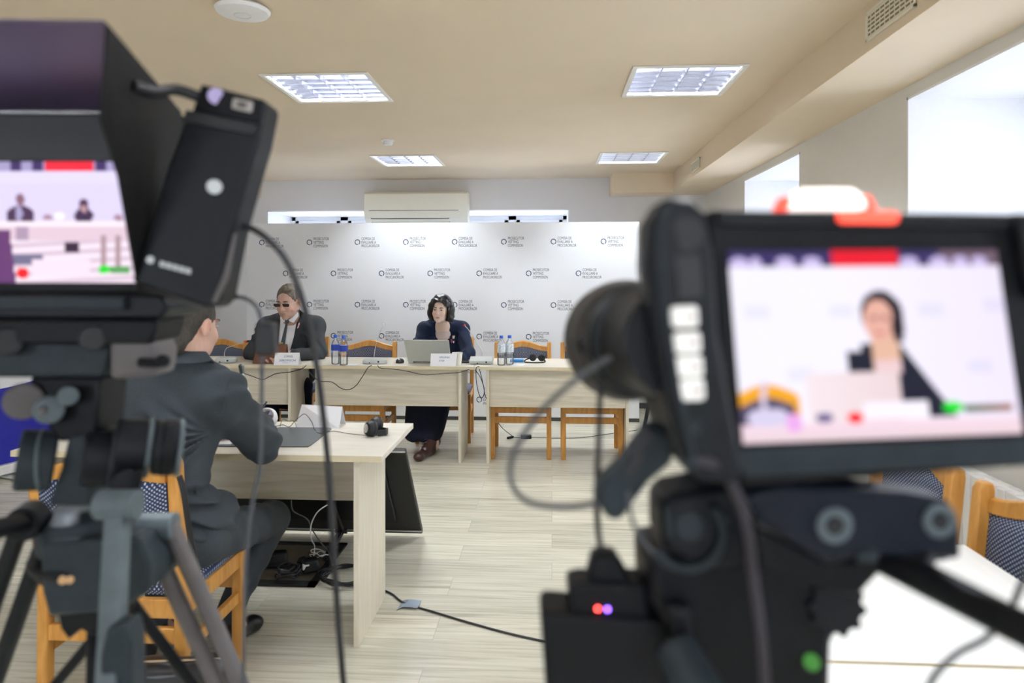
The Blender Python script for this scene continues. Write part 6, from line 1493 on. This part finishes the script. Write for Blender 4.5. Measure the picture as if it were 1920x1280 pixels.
def img_right(u, v):
    x = 100+u*1200; y = 285+v*830   # in the proportions of the display
    c = (0.94, 0.92, 1.0)
    c = blend(c, (0.88, 0.80, 0.95), max(0, u-0.4)*0.9)
    if v < 0.085:
        c = (0.035, 0.02, 0.12)
        if 0.38 < u < 0.63: return (0.85, 0.0, 0.02)
        if 0.78 < u: c = (0.16, 0.10, 0.15)
        for cu, ru in ((0.04, 0.035), (0.10, 0.022), (0.21, 0.035), (0.31, 0.035), (0.67, 0.035), (0.78, 0.035), (0.86, 0.028), (0.93, 0.03)):
            if dot(u, v, cu, 0.065, ru, 0.03): c = (0.62, 0.52, 0.85)
        return c
    for cu, cv in ((0.09, 0.32), (0.40, 0.32), (0.73, 0.32), (0.23, 0.65), (0.88, 0.63), (0.97, 0.30)):
        if abs(u-cu) < 0.045 and abs(v-cv) < 0.035: c = blend(c, (0.45, 0.5, 0.8), 0.14)
    # chair
    if 0.0 <= u < 0.22 and v > 0.68:
        t_ = 0.695 + 0.05*(abs(u-0.10)/0.10)**1.6
        if v > t_: c = (0.95, 0.55, 0.03)
        if v > t_+0.07 and u < 0.195: c = (0.20, 0.17, 0.27)
    if abs(u-(0.085+0.03*(0.9-v))) < 0.010 and 0.68 < v < 0.9: c = (0.80, 0.72, 0.86)
    # jacket, neck, head
    if 0.40 < u < 0.78:
        sh = 0.49 + 0.9*max(0, abs(u-0.55)-0.10)**1.0*1.2
        if u < 0.46: sh = 0.53
        if v > sh and v < 0.90 + 0*u and u < 0.60 + (v-0.5)*0.45: c = (0.030, 0.035, 0.085)
    if 0.495 < u < 0.60 and 0.44 < v < 0.66: c = (0.86, 0.62, 0.50)
    if 0.505 < u < 0.60 and v > 0.58 and v < 0.66: c = (0.90, 0.72, 0.74)
    if dot(u, v, 0.545, 0.34, 0.078, 0.125): c = (0.055, 0.03, 0.06)
    if dot(u, v, 0.533, 0.375, 0.056, 0.115): c = (0.88, 0.58, 0.50)
    if dot(u, v, 0.60, 0.41, 0.022, 0.09): c = (0.06, 0.03, 0.06)
    if dot(u, v, 0.515, 0.36, 0.014, 0.012) or dot(u, v, 0.555, 0.36, 0.014, 0.012): c = (0.45, 0.25, 0.25)
    if dot(u, v, 0.530, 0.44, 0.018, 0.010): c = (0.65, 0.25, 0.28)
    # laptop
    if 0.24 < u < 0.585 and v > 0.645 and v < 0.93: c = blend((0.88, 0.76, 0.78), (1.0, 0.95, 1.0), max(0, 0.5-(u-0.24)*1.5))
    if 0.44 < u < 0.68 and v > 0.80 and v < 0.90: c = (0.97, 0.93, 1.0)
    if v > 0.90: c = blend((0.95, 0.80, 0.88), (0.85, 0.72, 0.75), (v-0.90)*8)
    if dot(u, v, 0.10, 0.87, 0.08, 0.05): c = (0.78, 0.74, 0.90)
    if dot(u, v, 0.19, 0.90, 0.03, 0.05): c = (0.90, 0.55, 0.90)
    if dot(u, v, 0.30, 0.88, 0.03, 0.03): c = (0.30, 0.26, 0.45)
    if dot(u, v, 0.41, 0.885, 0.028, 0.030): c = (1.0, 0.03, 0.04)
    if dot(u, v, 0.765, 0.845, 0.038, 0.030): c = (0.03, 0.85, 0.08)
    if 0.80 < u < 0.98 and 0.835 < v < 0.875: c = (0.18+0.5*(u-0.8)*4, 0.30, 0.22) 
    return tuple(min(1, q)**1.5 for q in c)
screen([(1364, 470, 0.4155), (1868, 468, 0.4155), (1918, 812, 0.4155), (1393, 832, 0.4155)], img_right, root, 150, 100)
obj('tally_light', MB().slab([(1472, 392), (1484, 368), (1510, 352), (1602, 352), (1622, 366), (1634, 392)], 0.425, 0.015), m_tally, root, bevel=0.004, seg=3)
for q in ([(1462, 394), (1474, 366), (1486, 368), (1480, 394)], [(1624, 366), (1634, 366), (1646, 394), (1632, 394)]): obj('tally_shroud', MB().slab(q, 0.424, 0.015), m_tallyr, root, bevel=0.001)
obj('tally_bar', MB().slab([(1572, 399), (1580, 395), (1680, 396), (1688, 402), (1686, 415), (1678, 419), (1582, 418), (1573, 413)], 0.4135, 0.004), m_tallyr, root, bevel=0.0008)
gp = [(1236, 380), (1256, 368), (1300, 376), (1322, 398), (1338, 470), (1350, 640), (1376, 780), (1398, 888), (1380, 912), (1318, 906), (1280, 868), (1252, 760), (1230, 640), (1212, 500), (1214, 420)]
grip = obj('control_grip', MB().slab(gp, 0.398, 0.032), m_gdark, root, bevel=0.004, seg=3)
obj('grip_ridge', MB().tube([U(1250, 384, .396), U(1238, 440, .396), U(1246, 560, .396), U(1270, 720, .396), U(1300, 860, .396)], D(6, .4), 8, 6), m_slate, grip)
obj('grip_recess', MB().cyl(U(1288, 438, 0.3965), U(1288, 438, 0.40), D(32, .4)).slab([(1268, 480), (1312, 476), (1318, 555), (1276, 560)], 0.397, 0.003), m_black, grip)
for i, (bx_, by_) in enumerate(((1285, 594), (1290, 643), (1294, 688), (1297, 732))):
    hw, hh = 27, 21
    b_ = obj('button', MB().slab([(bx_-hw, by_-hh+2), (bx_+hw-2, by_-hh), (bx_+hw, by_+hh-2), (bx_-hw+3, by_+hh)], 0.3945, 0.005), m_btn, grip, bevel=0.0024, seg=3)
    obj('button_mark', MB().slab([(bx_+2, by_-3), (bx_+20, by_-4), (bx_+20, by_+2), (bx_+2, by_+3)], 0.3940, 0.0008), M('brown_mark', (0.20, 0.10, 0.07), 0.5, noise=0.1), b_)
obj('grip_screw', MB().cyl(U(1300, 800, 0.395), U(1300, 800, 0.40), D(14, .4)).cyl(U(1296, 870, 0.395), U(1296, 870, 0.40), D(12, .4)), m_slate, grip)
# lens
A_ = U(1166, 637, 0.625); B_ = U(1280, 640, 0.42); d = (B_-A_).normalized(); L_ = (B_-A_).length
lens = obj('lens_barrel', MB().lathe([(0.040, 0.045), (0.041, 0.07), (0.0435, 0.075), (0.0435, 0.10), (0.0405, 0.104), (0.0405, 0.13), (0.038, 0.135), (0.036, L_)], A_, d, 48), m_gblk, root)
obj('lens_hood', MB().lathe([(0.0535, 0.0), (0.0535, 0.022), (0.0505, 0.032), (0.0490, 0.044), (0.041, 0.050), (0.041, 0.046), (0.047, 0.040), (0.051, 0.020), (0.051, 0.0)], A_, d, 56, closed=True), M('matt_hood_grey', (0.040, 0.037, 0.034), 0.6, noise=0.1, spec=0.3), lens, ang=30)
obj('front_glass', MB().lathe([(0.0405, 0.044), (0.030, 0.040), (0.001, 0.037)], A_, d, 32), M('coated_glass', (0.01, 0.01, 0.02), 0.05, noise=0.05), lens)
gr = MB(); x_ = d.orthogonal().normalized(); y_ = d.cross(x_)
for i in range(48):
    a = 2*PI*i/48; e = x_*math.cos(a) + y_*math.sin(a); gr.rbox(A_ + d*0.0875 + e*0.0435, (0.003, 0.003, 0.003), Matrix((e, y_*math.cos(a)-x_*math.sin(a), d)).transposed())
obj('focus_gear', gr, m_gblk, lens); obj('lens_ring', MB().torus(A_ + d*0.118, d, 0.0405, 0.0022, 48, 8).torus(A_ + d*0.062, d, 0.041, 0.0018, 48, 8), m_slate, lens)
obj('gear_motor', MB().slab([(1066, 628), (1090, 622), (1092, 655), (1068, 660)], 0.60, 0.02).slab([(1085, 618), (1105, 614), (1106, 662), (1086, 666)], 0.585, 0.02), m_gblk, root, bevel=0.002)
obj('support_rod', MB().cyl(U(1100, 648, 0.58), U(1262, 668, 0.46), D(22, .52), D(26, .46), n=20), m_gblk, root)
obj('arm_bracket', MB().slab([(1128, 905), (1116, 938), (1142, 976), (1164, 978), (1218, 905), (1262, 868), (1268, 815), (1222, 795), (1168, 868)], 0.47, 0.025), m_slate, root, bevel=0.004)
obj('bracket_slot', MB().slab([(1168, 885), (1200, 850), (1212, 862), (1180, 900)], 0.4685, 0.003).slab([(1175, 835), (1212, 795), (1228, 820), (1190, 862)], 0.4685, 0.003), m_black, root)
obj('clamp_block', MB().slab([(1240, 950), (1262, 930), (1392, 905), (1432, 960), (1420, 1056), (1320, 1074), (1242, 1030)], 0.475, 0.05), m_gdark, root, bevel=0.005)
obj('clamp_highlights', MB().cyl(U(1290, 985, 0.472), U(1290, 985, 0.48), D(30, .47)).cyl(U(1335, 950, 0.470), U(1365, 980, 0.470), D(8, .47)).slab([(1246, 950), (1262, 948), (1266, 1010), (1250, 1012)], 0.472, 0.004), m_slate, root, bevel=0.002)  # lighter cylinders and strip set on the block as its highlights
obj('clamp_ring', MB().torus(U(1290, 1000, 0.47), WV, D(66, .47), D(9, .47), 30, 10, math.radians(0), math.radians(200)), m_slate, root)
pl_ = obj('mounting_plate', MB().slab([(1395, 930), (1470, 905), (1700, 925), (1785, 940), (1804, 985), (1805, 1050), (1745, 1052), (1620, 1042), (1560, 1062), (1428, 985)], 0.44, 0.03), m_navyplate, root, bevel=0.004)
for px, py, r in ((1565, 985, 26), (1762, 976, 24)):
    obj('screw_ring', MB().torus(U(px, py, 0.4385), WV, D(r, .44), D(8.5, .44), 30, 10, sq=0.5), m_slate2, pl_); obj('screw_socket', MB().cyl(U(px, py, 0.4385), U(px, py, 0.442), D(14, .44)), m_black, pl_)
obj('plate_pin', MB().slab([(1606, 1036), (1652, 1034), (1648, 1056), (1612, 1058)], 0.437, 0.01), m_slate, pl_, bevel=0.002)
obj('under_block', MB().slab([(1420, 990), (1560, 1055), (1640, 1045), (1790, 1052), (1660, 1065), (1610, 1120), (1560, 1110), (1420, 1075)], 0.45, 0.04), m_gblk, root, bevel=0.004)
t = thing('power_module', tuple(U(1130, 1200, 0.50)), 'black power box with red and violet lights hanging below the right lens', 'battery pack')
obj('cable_boot', MB().slab([(1112, 1050), (1118, 1044), (1154, 1042), (1162, 1050), (1196, 1110), (1098, 1112)], 0.505, 0.022), m_gblk, t, bevel=0.003)
obj('upper_case', MB().slab([(1066, 1100), (1090, 1094), (1212, 1094), (1220, 1150), (1218, 1175), (1072, 1175)], 0.500, 0.03), m_gblk, t, bevel=0.003)
obj('lower_case', MB().slab([(1014, 1158), (1026, 1150), (1240, 1166), (1252, 1182), (1272, 1420), (1032, 1420)], 0.495, 0.04), m_gblk, t, bevel=0.003)
obj('red_light', MB().cyl(U(1121, 1141, 0.498), U(1121, 1141, 0.501), D(3.2, .5), n=12), m_ledr, t); obj('violet_light', MB().cyl(U(1139, 1142, 0.498), U(1139, 1142, 0.501), D(3.2, .5), n=12), m_ledb, t)
gcable([(1132, 640, .53), (1126, 720, .53), (1123, 820, .52), (1119, 930, .515), (1122, 1000, .515), (1132, 1050, .515)], 0.0024, m_cable, 'black lead running straight down from the right lens to the power box')
gcable([(1250, 655, .47), (1180, 662, .47), (1130, 678, .47), (1075, 715, .47), (1020, 765, .48), (978, 820, .48), (958, 870, .48), (962, 912, .48), (990, 940, .48), (1040, 950, .48), (1090, 948, .48), (1125, 940, .48)], 0.0021, m_gcable, 'grey cable making a wide loop left of the right lens')
gcable([(1178, 920, .47), (1182, 960, .47), (1196, 1000, .47), (1225, 1036, .47)], 0.0016, m_gcable, 'thin grey lead curling under the right bracket')
gcable([(1300, 862, .40), (1335, 868, .40), (1370, 905, .41), (1398, 975, .42), (1412, 1080, .43), (1428, 1200, .43), (1442, 1400, .44)], 0.0034, M('mauve_cable', (0.022, 0.018, 0.026), 0.5, noise=0.1), 'mauve grey cable falling from the control grip down the right tripod')
gcable([(1728, 1330, .42), (1750, 1270, .42), (1795, 1225, .42), (1850, 1195, .42), (1890, 1150, .42), (1915, 1095, .42), (1945, 1020, .42)], 0.0019, m_gcable, 'grey cable curling over the pan handle at the bottom right')
